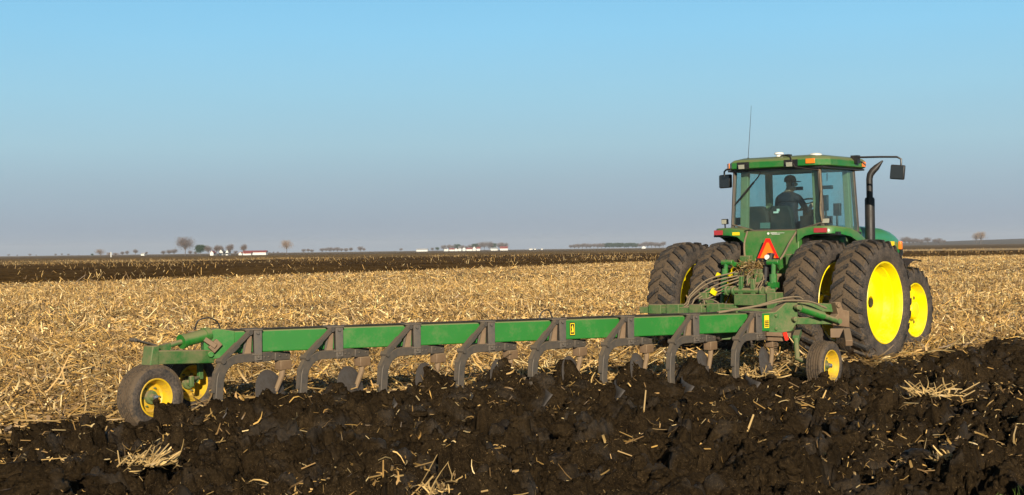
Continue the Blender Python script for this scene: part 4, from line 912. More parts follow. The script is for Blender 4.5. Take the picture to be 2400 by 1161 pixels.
# the eight bottoms: shank (> bracket, trip_rod, mouldboard, coulter_arm, coulter_disc)
fd = Vector((0, 1, 0)); lat = Vector((1, 0, 0)); zz = Vector((0, 0, 1))
SH = .15
def shank_unit(i):
    c = S(.36, .0, 0); mo = S(.31+SP*i, SH, 0)
    base = c; a = MB(); W = .05
    # profile in the travel plane: q along, z up (0 = beam crossing)
    outer = [(.44, .562), (.0, .556)]+[(-.20-.205*math.sin(t), .352+.205*math.cos(t)) for t in np.linspace(0, 1.55, 9)]+[(-.420, .20), (-.405, .03), (-.35, -.12)]
    inner2 = [(.44, .648), (.0, .650)]+[(-.20-.305*math.sin(t), .352+.300*math.cos(t)) for t in np.linspace(0, 1.55, 9)]+[(-.520, .20), (-.505, .03), (-.43, -.12)]
    n = len(outer); vs = []
    for (q0, z0), (q1, z1) in zip(outer, inner2):
        for sx in (-1, 1): vs += [(sx*W/2, q0, z0), (sx*W/2, q1, z1)]
    # vertex order per station: (-,o) (-,i) (+,o) (+,i)
    fs = []
    for k in range(n-1):
        a0, b0 = k*4, (k+1)*4
        for u_, v_ in ((0, 1), (1, 3), (3, 2), (2, 0)): fs.append((a0+u_, a0+v_, b0+v_, b0+u_))
    fs += [(0, 1, 3, 2), ((n-1)*4, (n-1)*4+2, (n-1)*4+3, (n-1)*4+1)]
    a.add(vs, fs); a.box((-.038, .30, .550), (.038, .52, .640)); a.box((-.04, .02, .548), (.04, .24, .655))
    for q_ in (.07, .14, .20, .36, .46): a.tube([(-.05, q_, .60), (.05, q_, .60)], .012, 6)
    sh_ = a.build('plough_shank', 'steel', pg, bevel=.006, smooth=40); sh_.location = mo-PC
    # bracket clamped round the beam: strap on the camera side, made in the beam direction
    ts = sdir; tt = tdir
    def L3(s, t, z): return Vector((ts.x*s+tt.x*t, ts.y*s+tt.y*t, z))
    b = MB(); b.prism([L3(.02, -.062, .57), L3(.11, -.062, .57), L3(.11, -.062, .90), L3(.02, -.062, .90)], tt*.085)
    b.prism([L3(-.11, -.04, .60), L3(-.02, -.04, .60), L3(-.01, -.04, .89), L3(-.06, -.04, .89)], tt*.03)
    b.prism([L3(-.10, .03, .645), L3(.11, .03, .645), L3(.11, -.26, .645), L3(-.10, -.26, .645)], -zz*.02); b.prism([L3(-.08, .03, .898), L3(.12, .03, .898), L3(.12, -.26, .898), L3(-.08, -.26, .898)], zz*.018)
    b.tube([L3(.065, .02, .87), L3(.065, .04, .87)], .02, 8); b.tube([L3(.065, .02, .61), L3(.065, .04, .61)], .02, 8)
    b.build('beam_bracket', 'steel', sh_, bevel=.006)
    b = MB(); b.prism([L3(-.10, -.01, .60), L3(-.015, -.01, .60), L3(.0, -.01, .86), L3(-.035, -.01, .86)], tt*.02); b.build('side_plate', 'rust', sh_)
    b = MB(); p0 = L3(-.03, .02, .88); p1 = Vector((0, -.425, .595)); b.bar(p0, p0.lerp(p1, .48), .046, .04); b.bar(p0.lerp(p1, .42), p1, .056, .052); b.bar(p1+Vector((0, .02, .0)), Vector((0, -.512, .46)), .058, .045, w2=.05, h2=.03); b.bar(Vector((0, -.512, .47)), Vector((0, -.535, .26)), .048, .025, w2=.044, h2=.02); b.tube([p1+Vector((-.05, 0, 0)), p1+Vector((.05, 0, 0))], .032, 10); b.tube([p0+Vector((-.03, 0, 0)), p0+Vector((.03, 0, 0))], .03, 10); b.build('trip_rod', 'steel', sh_)
    # mouldboard: a twisted plate on the turned-soil side
    b = MB(); vs = []
    for u_ in range(9):
        for w_ in range(6):
            t = u_/8; h_ = w_/5; q_ = -.28-.62*t+.10*h_; pp = .03+.36*t**1.3+.10*h_*t*t*1.5-.05*h_*(1-t); z_ = -.18+.34*h_+.05*t-.10*(h_*t)
            vs.append((pp, q_, z_))
    b.add(vs, [(i_*6+j, i_*6+j+1, (i_+1)*6+j+1, (i_+1)*6+j) for i_ in range(8) for j in range(5)]); mbd = b.build('mouldboard', 'steel_bright', sh_, smooth=60); mbd.modifiers.new('t', 'SOLIDIFY').thickness = .01
    # coulter
    b = MB(); b.box((-.05, .36, .44), (.06, .52, .548)); b.tube([(.0, .44, .50), (.03, .40, .38), (.09, .25, .21)], [.038, .032, .026], 10); b.build('coulter_arm', 'rust', sh_, bevel=.008)
    b = MB(); b.lathe([(-.022, .265), (-.010, .20), (.0, .12), (.012, .05), (.012, 0)], n=48); b.lathe([(-.027, .265), (-.015, .20), (-.005, .12), (.006, 0)], n=48); b.lathe([(-.022, .265), (-.027, .265)], n=48)
    b.lathe([(-.03, .0), (-.03, .05), (.04, .05), (.04, 0)], n=16)
    cd = b.build('coulter_disc', 'steel_bright', sh_, smooth=50); cd.location = (.07, .22, .20); cd.rotation_euler = (0, -.20, .24)
    return sh_
proto = shank_unit(0)
for i in range(1, 8):
    c = copy_tree(proto, pg); c.location = S(.31+SP*i, SH, 0)-PC
# tail: swing arm, cylinder, two wheels
a = MB(); a.bar((-1.34, -10.83, .665), (-1.34, -10.08, .625), .16, .145); a.prism([(-1.42, -10.92, .58), (-1.42, -10.80, .58), (-1.42, -10.80, .79), (-1.42, -10.88, .79)], (.16, 0, 0)); pb(a, 'swing_arm', 'green_dirty', bevel=.01)
a = MB(); a.bar((-1.36, -10.80, .79), (-1.36, -11.06, .865), .10, .02); a.tube([(-1.40, -11.06, .86), (-1.30, -11.06, .86)], .022, 8); pb(a, 'step_plate', 'steel', bevel=.004)
a = MB(); a.tube([(-1.33, -10.44, .812), (-1.30, -10.17, .865)], .070, 16); a.tube([(-1.33, -10.47, .806), (-1.33, -10.42, .815)], .080, 16); a.tube([(-1.30, -10.19, .862), (-1.30, -10.13, .872)], .078, 16); cyl = pb(a, 'tail_cylinder', 'green_beam')
a = MB(); a.tube([(-1.34, -10.66, .765), (-1.33, -10.45, .810)], .028, 12); a.bar((-1.34, -10.72, .75), (-1.34, -10.62, .77), .07, .07); pb(a, 'cylinder_rod', 'green_dirty')
a = MB(); a.bar(S(-.24, .10, .86), S(-.08, .16, .74), .05, .05); a.tube(arc([S(-.36, .05, .90), S(-.30, .10, .90), S(-.22, .12, .82), S(-.12, .13, .76)]), .012, 6); a.bar(S(-.13, .12, .70), S(-.04, .12, .79), .07, .09); pb(a, 'tail_linkage', 'rust', bevel=.006)
wl1 = small_wheel('tail_wheel', pg, Vector((-1.33, -10.87, .25))-PC, .345, .24); wl2 = small_wheel('tail_wheel', pg, Vector((-1.82, -10.02, .31))-PC, .335, .22)
a = MB(); a.tube([(-1.45, -10.79, .255), (-1.62, -10.79, .30)], .03, 10); a.tube([(-1.62, -10.79, .30), (-1.62, -10.6, .60)], .035, 10); a.box((-1.59, -10.07, .36), (-1.54, -10.01, .62)); a.tube([(-1.75, -10.03, .36), (-1.52, -10.12, .36)], .028, 10); a.box((-1.46, -10.28, .30), (-1.42, -10.23, .42)); a.tube([(-1.44, -10.26, .38), (-1.55, -10.08, .38)], .022, 10); a.bar((-1.56, -10.05, .60), (-1.34, -10.3, .62), .10, .06); pb(a, 'wheel_strut', 'green_dirty', bevel=.008)
# front: plate, parallel arms, cylinder, gauge wheel
a = MB(); a.prism([S(7.02, .085, .62), S(7.36, .085, .64), S(7.46, .085, .76), S(7.46, .085, 1.03), S(7.30, .085, 1.03), S(7.12, .085, .90), S(7.02, .085, .90)], -tdir*.15); a.tube([S(7.40, .12, .955), S(7.40, .20, .955)], .032, 12); a.tube([S(7.38, .10, .80), S(7.38, .16, .80)], .032, 12); a.tube([S(7.12, .08, .85), S(7.12, .11, .85)], .022, 8); a.tube([S(7.12, .08, .68), S(7.12, .11, .68)], .022, 8); pb(a, 'front_plate', 'green_dirty', bevel=.008)
a = MB(); a.bar(S(7.42, -.03, .965), S(8.10, -.03, .92), .05, .11); a.bar(S(7.42, .04, .775), S(8.05, .04, .755), .05, .09); pb(a, 'parallel_arm', 'green_dirty', bevel=.006)
a = MB(); a.tube([S(7.46, .14, .94), S(7.82, .14, .83)], .052, 14); fc = pb(a, 'gauge_cylinder', 'green_beam'); a = MB(); a.tube([S(7.82, .14, .83), S(8.05, .14, .755)], .035, 12); a.tube([S(8.05, .10, .755), S(8.05, .18, .755)], .035, 10); a.tube([S(7.43, .10, .95), S(7.43, .18, .95)], .035, 10); pb(a, 'gauge_cylinder_end', 'green_dirty')
a = MB(); a.prism([S(8.00, -.06, .70), S(8.26, -.06, .66), S(8.26, -.06, .88), S(8.16, -.06, .90), S(8.12, -.06, 1.0), S(8.04, -.06, 1.0), S(8.08, -.06, .84), S(8.0, -.06, .78)], tdir*.16); a.tube([S(8.08, .09, .955), S(8.08, .13, .955)], .03, 10); a.bar(S(7.95, .1, .60), S(8.15, .25, .60), .10, .12); a.bar(S(8.10, .25, .62), S(7.86, .62, .50), .09, .08); pb(a, 'gauge_bracket', 'rust', bevel=.008)
small_wheel('gauge_wheel', pg, Vector((2.55, -3.36, .21))-PC, .315, .22)
a = MB(); a.tube([(2.40, -3.5, .255), (2.25, -3.5, .30), (2.2, -3.45, .55)], .035, 10); a.bar((2.2, -3.45, .55), (1.95, -2.9, .62), .08, .08); pb(a, 'gauge_wheel_strut', 'green_dirty')
a = MB(); a.prism([S(7.18, .14, .63), S(7.22, .14, .53), S(7.27, .14, .54), S(7.24, .14, .64)], tdir*.012); pb(a, 'red_tag', 'red_bright')
a = MB(); a.bar(S(6.95, .1, .625), S(7.32, .1, .60), .06, .05); a.bar(S(7.0, .05, .56), S(7.3, .05, .54), .05, .05)
for k in range(7): a.lathe([(-.006, .030), (0, .045), (.006, .030)], c=tuple(S(7.15, .0, .50-.022*k)), axis='z', n=14)
pb(a, 'spring_assembly', 'rust')
# long hoses over the front plate
a = MB(); a.tube(arc([S(6.3, .0, .92), S(6.8, .05, .975), S(7.2, .1, 1.07), S(7.45, .1, 1.085), S(7.53, .1, 1.05)]), .012, 6); a.tube(arc([S(6.3, .03, .915), S(6.9, .08, .99), S(7.25, .12, 1.04), S(7.6, .15, 1.02), S(7.85, .16, .93)]), .014, 6); pb(a, 'front_hose', 'hose', smooth=60)
# headstock hitched to the tractor
a = MB(); a.box((-.02, -1.26, .86), (.70, -1.12, 1.03)); a.box((-.60, -1.24, .80), (.0, -1.14, .88)); a.box((-.62, -1.30, .70), (-.48, -1.08, 1.05)); a.box((.56, -1.30, .60), (.72, -1.08, 1.06)); a.tube([(-.18, -1.18, 1.075), (.46, -1.18, 1.08)], .045, 14)
for x in (-.20, -.08, .40, .50): a.tube([(x, -1.18, 1.077), (x+.04, -1.18, 1.077)], .075, 14)
a.prism([(-.60, -1.2, 1.03), (-.45, -1.2, 1.03), (-.38, -1.2, 1.10), (-.55, -1.2, 1.12)], (0, .03, 0)); a.prism([(.42, -1.24, 1.03), (.66, -1.24, 1.03), (.66, -1.24, 1.10), (.46, -1.24, 1.14)], (0, .03, 0))
a.prism([(.02, -1.22, 1.0), (.10, -1.22, 1.0), (.10, -1.22, 1.30), (.05, -1.22, 1.30)], (0, .05, 0)); a.prism([(.24, -1.22, 1.0), (.32, -1.22, 1.0), (.30, -1.22, 1.26), (.24, -1.22, 1.26)], (0, .05, 0)); pb(a, 'headstock', 'green_dirty', bevel=.008)
a = MB(); a.box((-1.20, -2.06, .755), (1.35, -1.94, .855)); 
for x, dz in ((-1.02, .03), (-.70, .04), (-.30, .04), (.0, .06)): a.box((x, -2.08, .75), (x+.22, -1.92, .86+dz))
a.box((.15, -2.0, .5), (.95, -1.2, .60)); a.bar((.2, -1.2, .6), (1.6, -3.6, .6), .12, .12); a.box((.45, -3.2, .52), (1.2, -2.9, .62)); pb(a, 'cross_frame', 'green_dirty', bevel=.008)
a = MB(); a.bar(S(6.5, -.25, .60), S(6.9, -.1, .60), .12, .10); a.bar((1.1, -3.4, .64), (1.3, -4.2, .64), .14, .14); a.bar((1.55, -3.3, .64), (1.75, -4.1, .64), .14, .14); pb(a, 'pivot_frame', 'green_dirty', bevel=.008)
# ------------------------------------------------------------------ individual pieces lying on the turned soil
def gz(x, y): h, m = height(np.array([x]), np.array([y])); return float(h[0])
def piece(kind, x, y, L, ang, elev, label, name, cat, r=.011, n=1, spread=0, bright=1.0):
    parts = []; P = np.array([[x, y, gz(x, y)-.015]]*n)+np.concatenate([np.clip(rng.normal(0, 1, (n, 2)), -1.7, 1.7)*spread, np.abs(rng.normal(0, .15, (n, 1)))*spread], 1)
    if kind != 'leaf':
        k = max(1, n//6) if kind == 'bundle' else n
        parts.append((stalks(P[:k], np.full(k, L)*rng.uniform(.6, 1.1, k) if n > 1 else np.array([L]), np.full(k, r), np.full(k, elev*(.6 if n > 1 else 1))+rng.normal(0, .2, k)*(n > 1), az=np.full(k, R_(ang))+rng.normal(0, 1.0, k)*(n > 1), sides=6), np.clip(np.tile([.52, .35, .14], (k, 1))*bright*rng.uniform(.6, 1.1, (k, 1)), 0, .85)))
        P = P[k:] if kind == 'bundle' else P[:0]
    if len(P):
        m = len(P); st = rng.bit_generator.state; lv = leaves(P, np.full(m, L)*(rng.uniform(.25, .9, m) if n > 1 else 1), rng.uniform(.02, .045, m) if n == 1 else rng.uniform(.006, .020, m), np.abs(rng.normal(elev*.3, .25, m)), 5, .9)
        parts.append((lv, np.clip(np.tile([.56, .38, .15], (m, 1))*bright*rng.uniform(.45, 1.2, (m, 1)), 0, .85)))
    v, q, t = merge(parts); o0 = np.array([x, y, gz(x, y)]); o = np_mesh(name, v-o0, q, M['straw'], t); o.location = tuple(o0)
    return tag(o, label, cat, 'large pieces of maize residue on the turned soil')
PIECES = [('bundle', 1.9, 11.6, .16, 30, .4, 'matted leaf scraps on the black soil right of the bottom centre', 'straw_bundle', 'straw', .007, 46, .06),
 ('bundle', -1.2, 12.2, .16, 80, .4, 'ragged scraps of husk left of the centre of the black soil', 'straw_bundle', 'straw', .007, 50, .07),
 ('bundle', -3.9, 12.6, .15, 40, .4, 'small mat of straw at the far left of the turned soil', 'straw_bundle', 'straw', .007, 40, .06),
 ('bundle', 5.3, 14.4, .18, 40, .5, 'spiky tuft of straw near the right edge of the turned soil', 'straw_bundle', 'straw', .008, 50, .07),
 ('stalk', 1.30, 14.3, .30, 70, 1.15, 'pale stalk standing nearly upright in the soil right of the middle', 'maize_stalk', 'stalk', .010, 1, 0),
 ('stalk', .48, 13.6, .34, -25, .15, 'long pale stalk lying across the black soil below the middle of the beam', 'maize_stalk', 'stalk', .014, 1, 0),
 ('bundle', .72, 10.4, .24, 20, .35, 'frayed bundle of straw on the soil right of the bottom centre', 'straw_bundle', 'straw', .008, 50, .045),
 ('bundle', -.55, 10.25, .30, 15, .30, 'large bundle of leaves and stalks at the bottom centre edge', 'straw_bundle', 'straw', .010, 130, .13),
 ('bundle', -2.95, 11.3, .20, 50, .5, 'tangle of husks and broken stalks in the near left soil', 'straw_bundle', 'straw', .007, 140, .12),
 ('bundle', 3.35, 10.9, .22, 40, .5, 'small heap of stalks in the near right corner soil', 'straw_bundle', 'straw', .008, 60, .08),
 ('bundle', 4.55, 15.3, .24, 60, .6, 'scattered stalks on the ploughed rows right of the gauge wheel', 'straw_bundle', 'straw', .008, 80, .16),
 ('bundle', 3.05, 18.0, .22, 80, .5, 'heap of straw turned up at the foot of the rightmost shank', 'straw_bundle', 'straw', .007, 160, .16),
 ('leaf', -.25, 12.4, .30, 20, .15, 'long yellow leaf curled on the soil near the centre', 'maize_leaf', 'leaf', .01, 1, 0),
 ('stalk', -2.0, 14.2, .16, 60, 1.0, 'short splintered stalk in the soil right of the tail wheel', 'maize_stalk', 'stalk', .012, 1, 0),
 ('stalk', 2.15, 13.1, .20, 55, .8, 'orange tinted stalk stub below the front of the beam', 'maize_stalk', 'stalk', .012, 1, 0),
 ('leaf', 2.95, 13.4, .26, 60, .9, 'broad dry leaf standing up in the soil near the gauge wheel', 'maize_leaf', 'leaf', .01, 1, 0)]
for k in PIECES: piece(k[0], k[1], k[2], k[3], k[4], k[5], k[6], k[7], k[8], k[9], k[10], k[11])
# ------------------------------------------------------------------ skyline: trees, farm buildings
M['bark'] = plain('grey_bark', (.11, .09, .08), .9); M['twig'] = plain('bare_twigs', (.15, .115, .10), .9); M['twig_pale'] = plain('pale_bare_twigs', (.28, .20, .14), .9)
M['ever'] = plain('dark_evergreen_needles', (.025, .055, .022), .8); M['bushy'] = plain('brown_bush_twigs', (.20, .12, .06), .9)
M['wallw'] = plain('white_boards', (.66, .66, .62), .6); M['roofr'] = plain('red_roof_sheets', (.30, .07, .06), .6); M['roofg'] = plain('grey_shingles', (.16, .15, .15), .8); M['win'] = plain('dark_window', (.03, .035, .04), .2); M['roofw'] = plain('pale_roof_sheets', (.55, .55, .53), .5)
def tree_proto(name, h, w, mat, dens, trunk_h=.25, seed=1, ever=False):
    r = np.random.default_rng(seed); root = empty(name); a = MB(); th = h*trunk_h
    a.tube([(0, 0, -1), (0, 0, th), (0.02*h, 0, h*.6)], [h*.028, h*.02, h*.008], 8)
    n = int(dens); limbs = []
    for i in range(26):
        an = r.random()*6.28; z0 = th+(h*.55-th)*r.random(); rr = w*.5*(.55+.45*r.random()); z1 = z0+(h-z0)*(.35+.5*r.random())
        e = Vector((rr*math.cos(an)*.8, rr*math.sin(an)*.8, min(z1, h*.95))); m_ = Vector((e.x*.45, e.y*.45, z0+(e.z-z0)*.6)); a.tube([(0, 0, z0), m_, e], [h*.010, h*.006, h*.003], 5); limbs.append((m_, e))
    t = a.build('trunk', 'bark', root, smooth=0, split=False)
    # crown: slivers of twig or needle gathered in clumps round the limb ends
    cs = []
    for m_, e in limbs:
        for k in range(max(1, n//26)):
            f = r.random()**.6; c = m_.lerp(e, f); s_ = w*(.13 if not ever else .12); cs.append((c.x+r.normal()*s_, c.y+r.normal()*s_, c.z+r.normal()*s_*.9))
    P = np.array(cs); P = P[(P[:, 2] > th*.8) & (P[:, 2] < h*1.03)]; m = len(P)
    d = r.normal(0, 1, (m, 3)); d[:, 2] = np.abs(d[:, 2])+.3; d /= np.linalg.norm(d, axis=1)[:, None]; sd_ = np.cross(d, r.normal(0, 1, (m, 3))); sd_ /= np.linalg.norm(sd_, axis=1)[:, None]
    L = h*(.075 if not ever else .06)*r.uniform(.5, 1.2, (m, 1)); W_ = h*(.0065 if not ever else .03)*r.uniform(.7, 1.3, (m, 1))
    V = np.stack([P-sd_*W_, P+sd_*W_, P+d*L+sd_*W_*.4, P+d*L-sd_*W_*.4], 1).reshape(-1, 3); q = np.arange(m*4).reshape(-1, 4)
    o = np_mesh('crown', V, q, M[mat]); o.parent = root; return root
protos = {'bare': tree_proto('bare_tree', 12, 12, 'twig', 2600, seed=3), 'bare2': tree_proto('bare_tree', 11, 8, 'twig', 2200, .2, seed=8), 'pale': tree_proto('bare_tree', 11, 10, 'twig_pale', 1500, .3, seed=5),
          'ever': tree_proto('evergreen_tree', 8, 7.5, 'ever', 3600, .12, seed=9, ever=True), 'bush': tree_proto('bare_bush', 4.5, 6, 'bushy', 1800, .08, seed=12), 'round': tree_proto('bare_tree', 9, 10, 'twig', 3200, .12, seed=17)}
PH = {'bare': 12, 'bare2': 11, 'pale': 11, 'ever': 8, 'bush': 4.5, 'round': 9}; used = set()
def hz(u): return 600-.013*u
def tree(kind, u, top, Z, label, group=None, wk=1.):
    """u, top: where the crown top reads in the photograph; Z: distance in metres"""
    x = (u-1200)/FPX*Z; h = (hz(u)-top)/FPX*Z+1.75; k = h/PH[kind]
    o = protos[kind] if kind not in used else copy_tree(protos[kind]); used.add(kind)
    o.location = (x, Z, 0); o.scale = (k*wk, k*wk, k); o.rotation_euler.z = (u*1.7) % 6.28
    return tag(o, label, 'tree' if kind != 'bush' else 'bush', group)
def gable(name, u0, u1, vt, Z, label, wall='wallw', roof='roofr', depth=9, eave=.55, turn=0., cat='house', wins=0, group=None):
    x0, x1 = (u0-1200)/FPX*Z, (u1-1200)/FPX*Z; W = x1-x0; Ht = (hz((u0+u1)/2)-vt)/FPX*Z+1.75; he = Ht*eave; root = empty(name, ((x0+x1)/2, Z, 0), turn)
    a = MB(); g = turn != 0
    a.prism([(-W/2, 0, -.5), (W/2, 0, -.5), (W/2, 0, he), (-W/2, 0, he)], (0, depth, 0)) if not g else a.prism([(-W/2, 0, -.5), (W/2, 0, -.5), (W/2, 0, he), (0, 0, Ht-.1), (-W/2, 0, he)], (0, depth, 0))
    if not g: a.prism([(-W/2, 0, he), (-W/2, depth, he), (-W/2, depth/2, Ht-.05)], (W, 0, 0))
    wl_ = a.build('wall', wall, root, smooth=0, split=False); b = MB(); o_ = .3
    if not g:
        b.prism([(-W/2-o_, -o_, he-.05), (-W/2-o_, depth/2, Ht), (-W/2-o_, depth/2, Ht+.15), (-W/2-o_, -o_, he+.12)], (W+2*o_, 0, 0)); b.prism([(-W/2-o_, depth+o_, he-.05), (-W/2-o_, depth/2, Ht), (-W/2-o_, depth/2, Ht+.15), (-W/2-o_, depth+o_, he+.12)], (W+2*o_, 0, 0))
    else:
        b.prism([(-W/2-o_, -o_, he-.05), (0, -o_, Ht), (0, -o_, Ht+.15), (-W/2-o_, -o_, he+.12)], (0, depth+2*o_, 0)); b.prism([(W/2+o_, -o_, he-.05), (0, -o_, Ht), (0, -o_, Ht+.15), (W/2+o_, -o_, he+.12)], (0, depth+2*o_, 0))
    b.build('roof', roof, root, smooth=0, split=False)
    for k in range(wins):
        c = MB(); xx = -W/2+(k+.5)*W/wins; c.box((xx-.45, -.05, he*.35), (xx+.45, .02, he*.75)); c.build('window', 'win', root)
    return tag(root, label, cat, group)
T = tree
# left group
T('bush', 235, 585, 900, 'brown bare bush left of the white post'); T('ever', 216, 595, 1500, 'tiny dark shrub at the left end of the hedge')
T('bush', 255, 592, 1000, 'low brown hedge bush behind the white post', 'low hedge bushes'); T('bush', 272, 593, 1000, 'low brown hedge bush just right of the white post', 'low hedge bushes', 1.6)
T('round', 287, 590, 1500, 'small round tree at the left of a pair beyond the hedge', None, .9); T('round', 298, 588, 1500, 'small round tree at the right of a pair beyond the hedge', None, .8); T('bare2', 318, 584, 1500, 'small narrow tree between the hedge and the pale roofed house'); T('bare2', 343, 590, 1500, 'tiny tree just right of the pale roofed house')
for i, u in enumerate((383, 396, 408)): T('round', u, (588, 586, 584)[i], 1300, ('leftmost', 'middle', 'rightmost')[i]+' of three grey trees left of the tall bare tree', 'grey trees left of the tall tree')
T('bare', 434, 557, 1000, 'tallest wide bare tree on the left skyline', wk=.95)
T('round', 446, 588, 1250, 'low grey tree just right of the tall bare tree'); T('round', 458, 590, 1250, 'low grey tree left of the dark evergreen')
T('ever', 469, 575, 1000, 'dark green evergreen tree beside the farmhouses'); T('bare2', 488, 575, 1000, 'leafless tree between the evergreen and the white gable', wk=1.1)
T('bare2', 508, 574, 985, 'grey tree behind the white farmhouse, left of two', wk=.9); T('bare2', 517, 575, 1030, 'grey tree behind the white farmhouse, right of two', wk=.9)
T('bare2', 538, 572, 985, 'upright bare tree right of the white farmhouses', wk=.95); T('round', 552, 588, 1100, 'low tree left of the small white shed'); T('bare2', 571, 572, 990, 'dark bare tree at the left end of the long barn', wk=.8)
T('pale', 672, 564, 1000, 'lone pale bare tree right of the long barn')
gable('farmhouse', 492, 500, 588, 1000, 'small white gabled shed between the leafless trees', turn=.001, cat='shed'); gable('farmhouse', 513, 522, 585, 1000, 'white farmhouse with grey roof among the trees', roof='roofg', turn=.001, wins=2); gable('farmhouse', 529, 535, 585, 1000, 'white farmhouse left of the upright bare tree', roof='roofg', turn=.001, wins=2)
gable('shed', 559, 567, 591, 1000, 'small white shed left of the long barn', turn=.001, cat='shed'); gable('long_barn', 569, 623, 588, 985, 'long white barn with a red roof on the left skyline', eave=.62, depth=8, cat='barn'); gable('barn_annex', 571, 588, 591, 975, 'low white annex with red roof in front of the long barn', depth=6, cat='barn')
gable('pale_house', 330, 338, 593, 1500, 'tiny pale roofed house between the small trees', wall='wallw', roof='roofw')
a = MB(); a.tube([(0, 0, -.5), (0, 0, 2.6)], .32, 10); a.lathe([(2.6, .34), (2.9, .2), (3.0, 0)], axis='z', n=10); o = a.build('white_post', 'wallw', None, split=False); o.location = ((260-1200)/FPX*880, 880, .3); tag(o, 'thin white post standing alone left of the farm', 'post')
# treelines
ORD = 'first second third fourth fifth sixth seventh eighth ninth tenth eleventh twelfth thirteenth fourteenth fifteenth sixteenth'.split()
KC = {}
def row(us, tops, Z, where, kinds=('round', 'bare2'), grp=None, wk=1.15):
    for i, (u, v) in enumerate(zip(us, tops)): T(kinds[i % len(kinds)], u, v, Z+rng.random()*60, ORD[i]+' from the left, '+where, grp, wk)
row([632, 641, 651, 661], [591, 590, 590, 591], 1900, 'low distant tree just right of the long barn', grp='low trees right of the barn')
row([712, 722, 731], [584, 583, 585], 2000, 'distant grey tree in the left end of the middle treeline', grp='treeline left end')
row([755, 764, 773, 782, 791, 800], [582, 581, 580, 581, 580, 582], 2000, 'distant grey tree in the middle treeline', grp='middle treeline'); row([811, 822], [582, 580], 2000, 'distant tree right of the middle treeline', grp='right of the middle treeline')
T('round', 845, 578, 2000, 'dark round tree standing at the end of the middle treeline'); T('bare2', 853, 581, 2000, 'slim tree touching the dark round tree'); T('round', 940, 582, 2400, 'faint lone tree left of the white village sheds')
row([20, 40, 70, 85, 130, 145, 160, 185], [596, 597, 595, 597, 595, 594, 595, 597], 2600, 'faint low tree on the far left skyline', grp='faint trees far left')
us = [1013, 1025, 1040, 1052, 1062, 1072, 1083, 1094, 1104, 1114, 1125, 1135, 1146, 1156]
row(us, [581, 580, 575, 573, 575, 573, 575, 576, 574, 572, 569, 567, 567, 571], 2300, 'grey green village tree behind the white houses', ('round', 'ever', 'round', 'bare2'), 'village trees', 1.0)
T('round', 1173, 569, 2250, 'left tree of the pair behind the red roofed village barn'); T('round', 1183, 570, 2250, 'right tree of the pair behind the red roofed village barn')
gable('village_shed', 976, 1002, 583, 2200, 'long low pale shed at the left end of the village', roof='roofw', cat='shed', depth=20)
for i, (u0, u1, v, rf) in enumerate(((1041, 1046, 580, 'roofg'), (1046, 1051, 583, 'roofw'), (1053, 1064, 582, 'roofr'), (1065, 1073, 582, 'roofr'), (1074, 1081, 578, 'roofg'), (1084, 1091, 580, 'roofw'), (1093, 1107, 581, 'roofr'), (1108, 1115, 578, 'roofg'), (1117, 1125, 579, 'roofr'))):
    gable('village_house', u0, u1, v, 2200, ('first', 'second', 'third', 'fourth', 'fifth', 'sixth', 'seventh', 'eighth', 'ninth')[i]+' white village house from the left, below the trees', roof=rf, depth=10, turn=.001*(i % 2), group='white village houses')
gable('village_barn', 1150, 1166, 581, 2200, 'low white village shed right of the tallest village trees', roof='roofw', cat='shed', depth=15); gable('village_barn', 1172, 1190, 578, 2180, 'white village barn with faded red roof at the right end', eave=.5, cat='barn', depth=14)
for i, (u0, u1) in enumerate(((1240, 1248), (1252, 1256), (1268, 1272))): gable('far_house', u0, u1, 582, 2900, ('leftmost', 'middle', 'rightmost')[i]+' of three tiny white houses right of the village', roof='roofw', depth=12, group='tiny far houses')
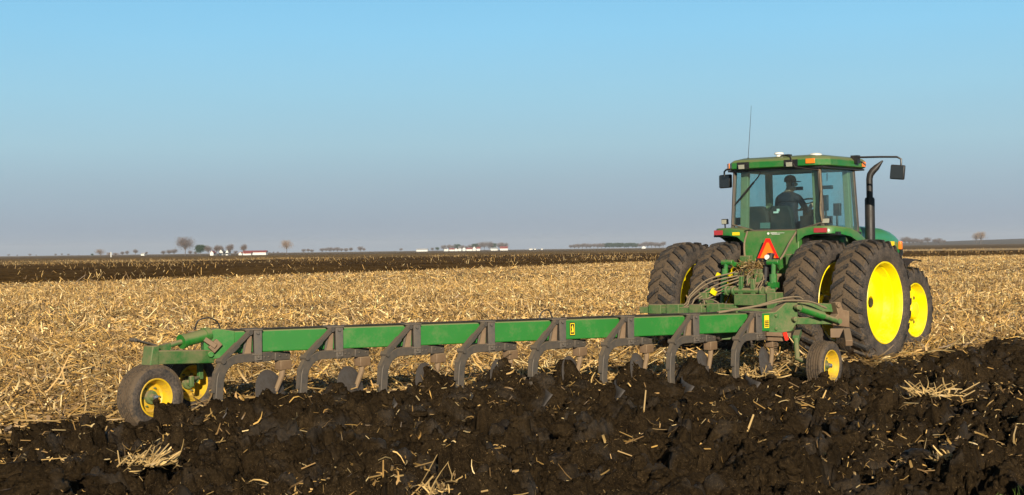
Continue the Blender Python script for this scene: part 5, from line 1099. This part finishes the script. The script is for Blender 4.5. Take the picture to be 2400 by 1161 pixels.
us = list(range(1338, 1560, 9)); tp = [574, 573, 572, 571, 571, 572, 571, 571, 571, 571, 570, 571, 570, 570, 571, 570, 570, 571, 571, 569, 567, 567, 568, 570, 566]
for i, (u, v) in enumerate(zip(us, tp)):
    kd = 'ever' if 1418 < u < 1500 else ('round' if i % 3 else 'bare2')
    KC[kd] = KC.get(kd, -1)+1
    T(kd, u, v, 2400+rng.random()*80, ORD[KC[kd]]+' from the left, '+{'ever': 'dark evergreen in the far treeline left of the tractor', 'round': 'grey leafless tree in the far treeline left of the tractor', 'bare2': 'slim leafless tree in the far treeline left of the tractor'}[kd], 'far treeline left of the tractor, '+{'ever': 'evergreens', 'round': 'broad trees', 'bare2': 'slim trees'}[kd], 1.25)
gable('far_house', 1504, 1513, 577, 2300, 'small white gabled house in front of the treeline left of the tractor', roof='roofw', turn=.001, depth=10)
us = [2122, 2131, 2140, 2149, 2158, 2190, 2200, 2212]; row(us, [556, 559, 559, 560, 561, 560, 559, 562], 2000, 'hazy tree in the treeline right of the bonnet', grp='treeline right of the bonnet', wk=1.2)
T('bare', 2174, 557, 1900, 'reddish round bare tree in the treeline right of the bonnet'); T('pale', 2288, 547, 1500, 'left bare tree of the pair near the right edge', wk=.8); T('pale', 2299, 544, 1500, 'right and taller bare tree of the pair near the right edge')
# ------------------------------------------------------------------ haze
m, nt, b = nm('haze_air'); nt.nodes.remove(b); pv = nt.nodes.new('ShaderNodeVolumePrincipled'); pv.inputs['Color'].default_value = (.80, .86, .95, 1); pv.inputs['Density'].default_value = .00011; pv.inputs['Anisotropy'].default_value = 0.0
nt.links.new(pv.outputs[0], nt.nodes['Material Output'].inputs['Volume'])
me = bpy.data.meshes.new('haze'); bm = bmesh.new(); bmesh.ops.create_cube(bm, size=1); bm.to_mesh(me); bm.free(); me.materials.append(m)
hz_ = bpy.data.objects.new('haze', me); col.objects.link(hz_); hz_.scale = (21000, 7900, 52); hz_.location = (0, 3400, 24.5); tag(hz_, 'thin haze over the fields', 'haze', kind='stuff')
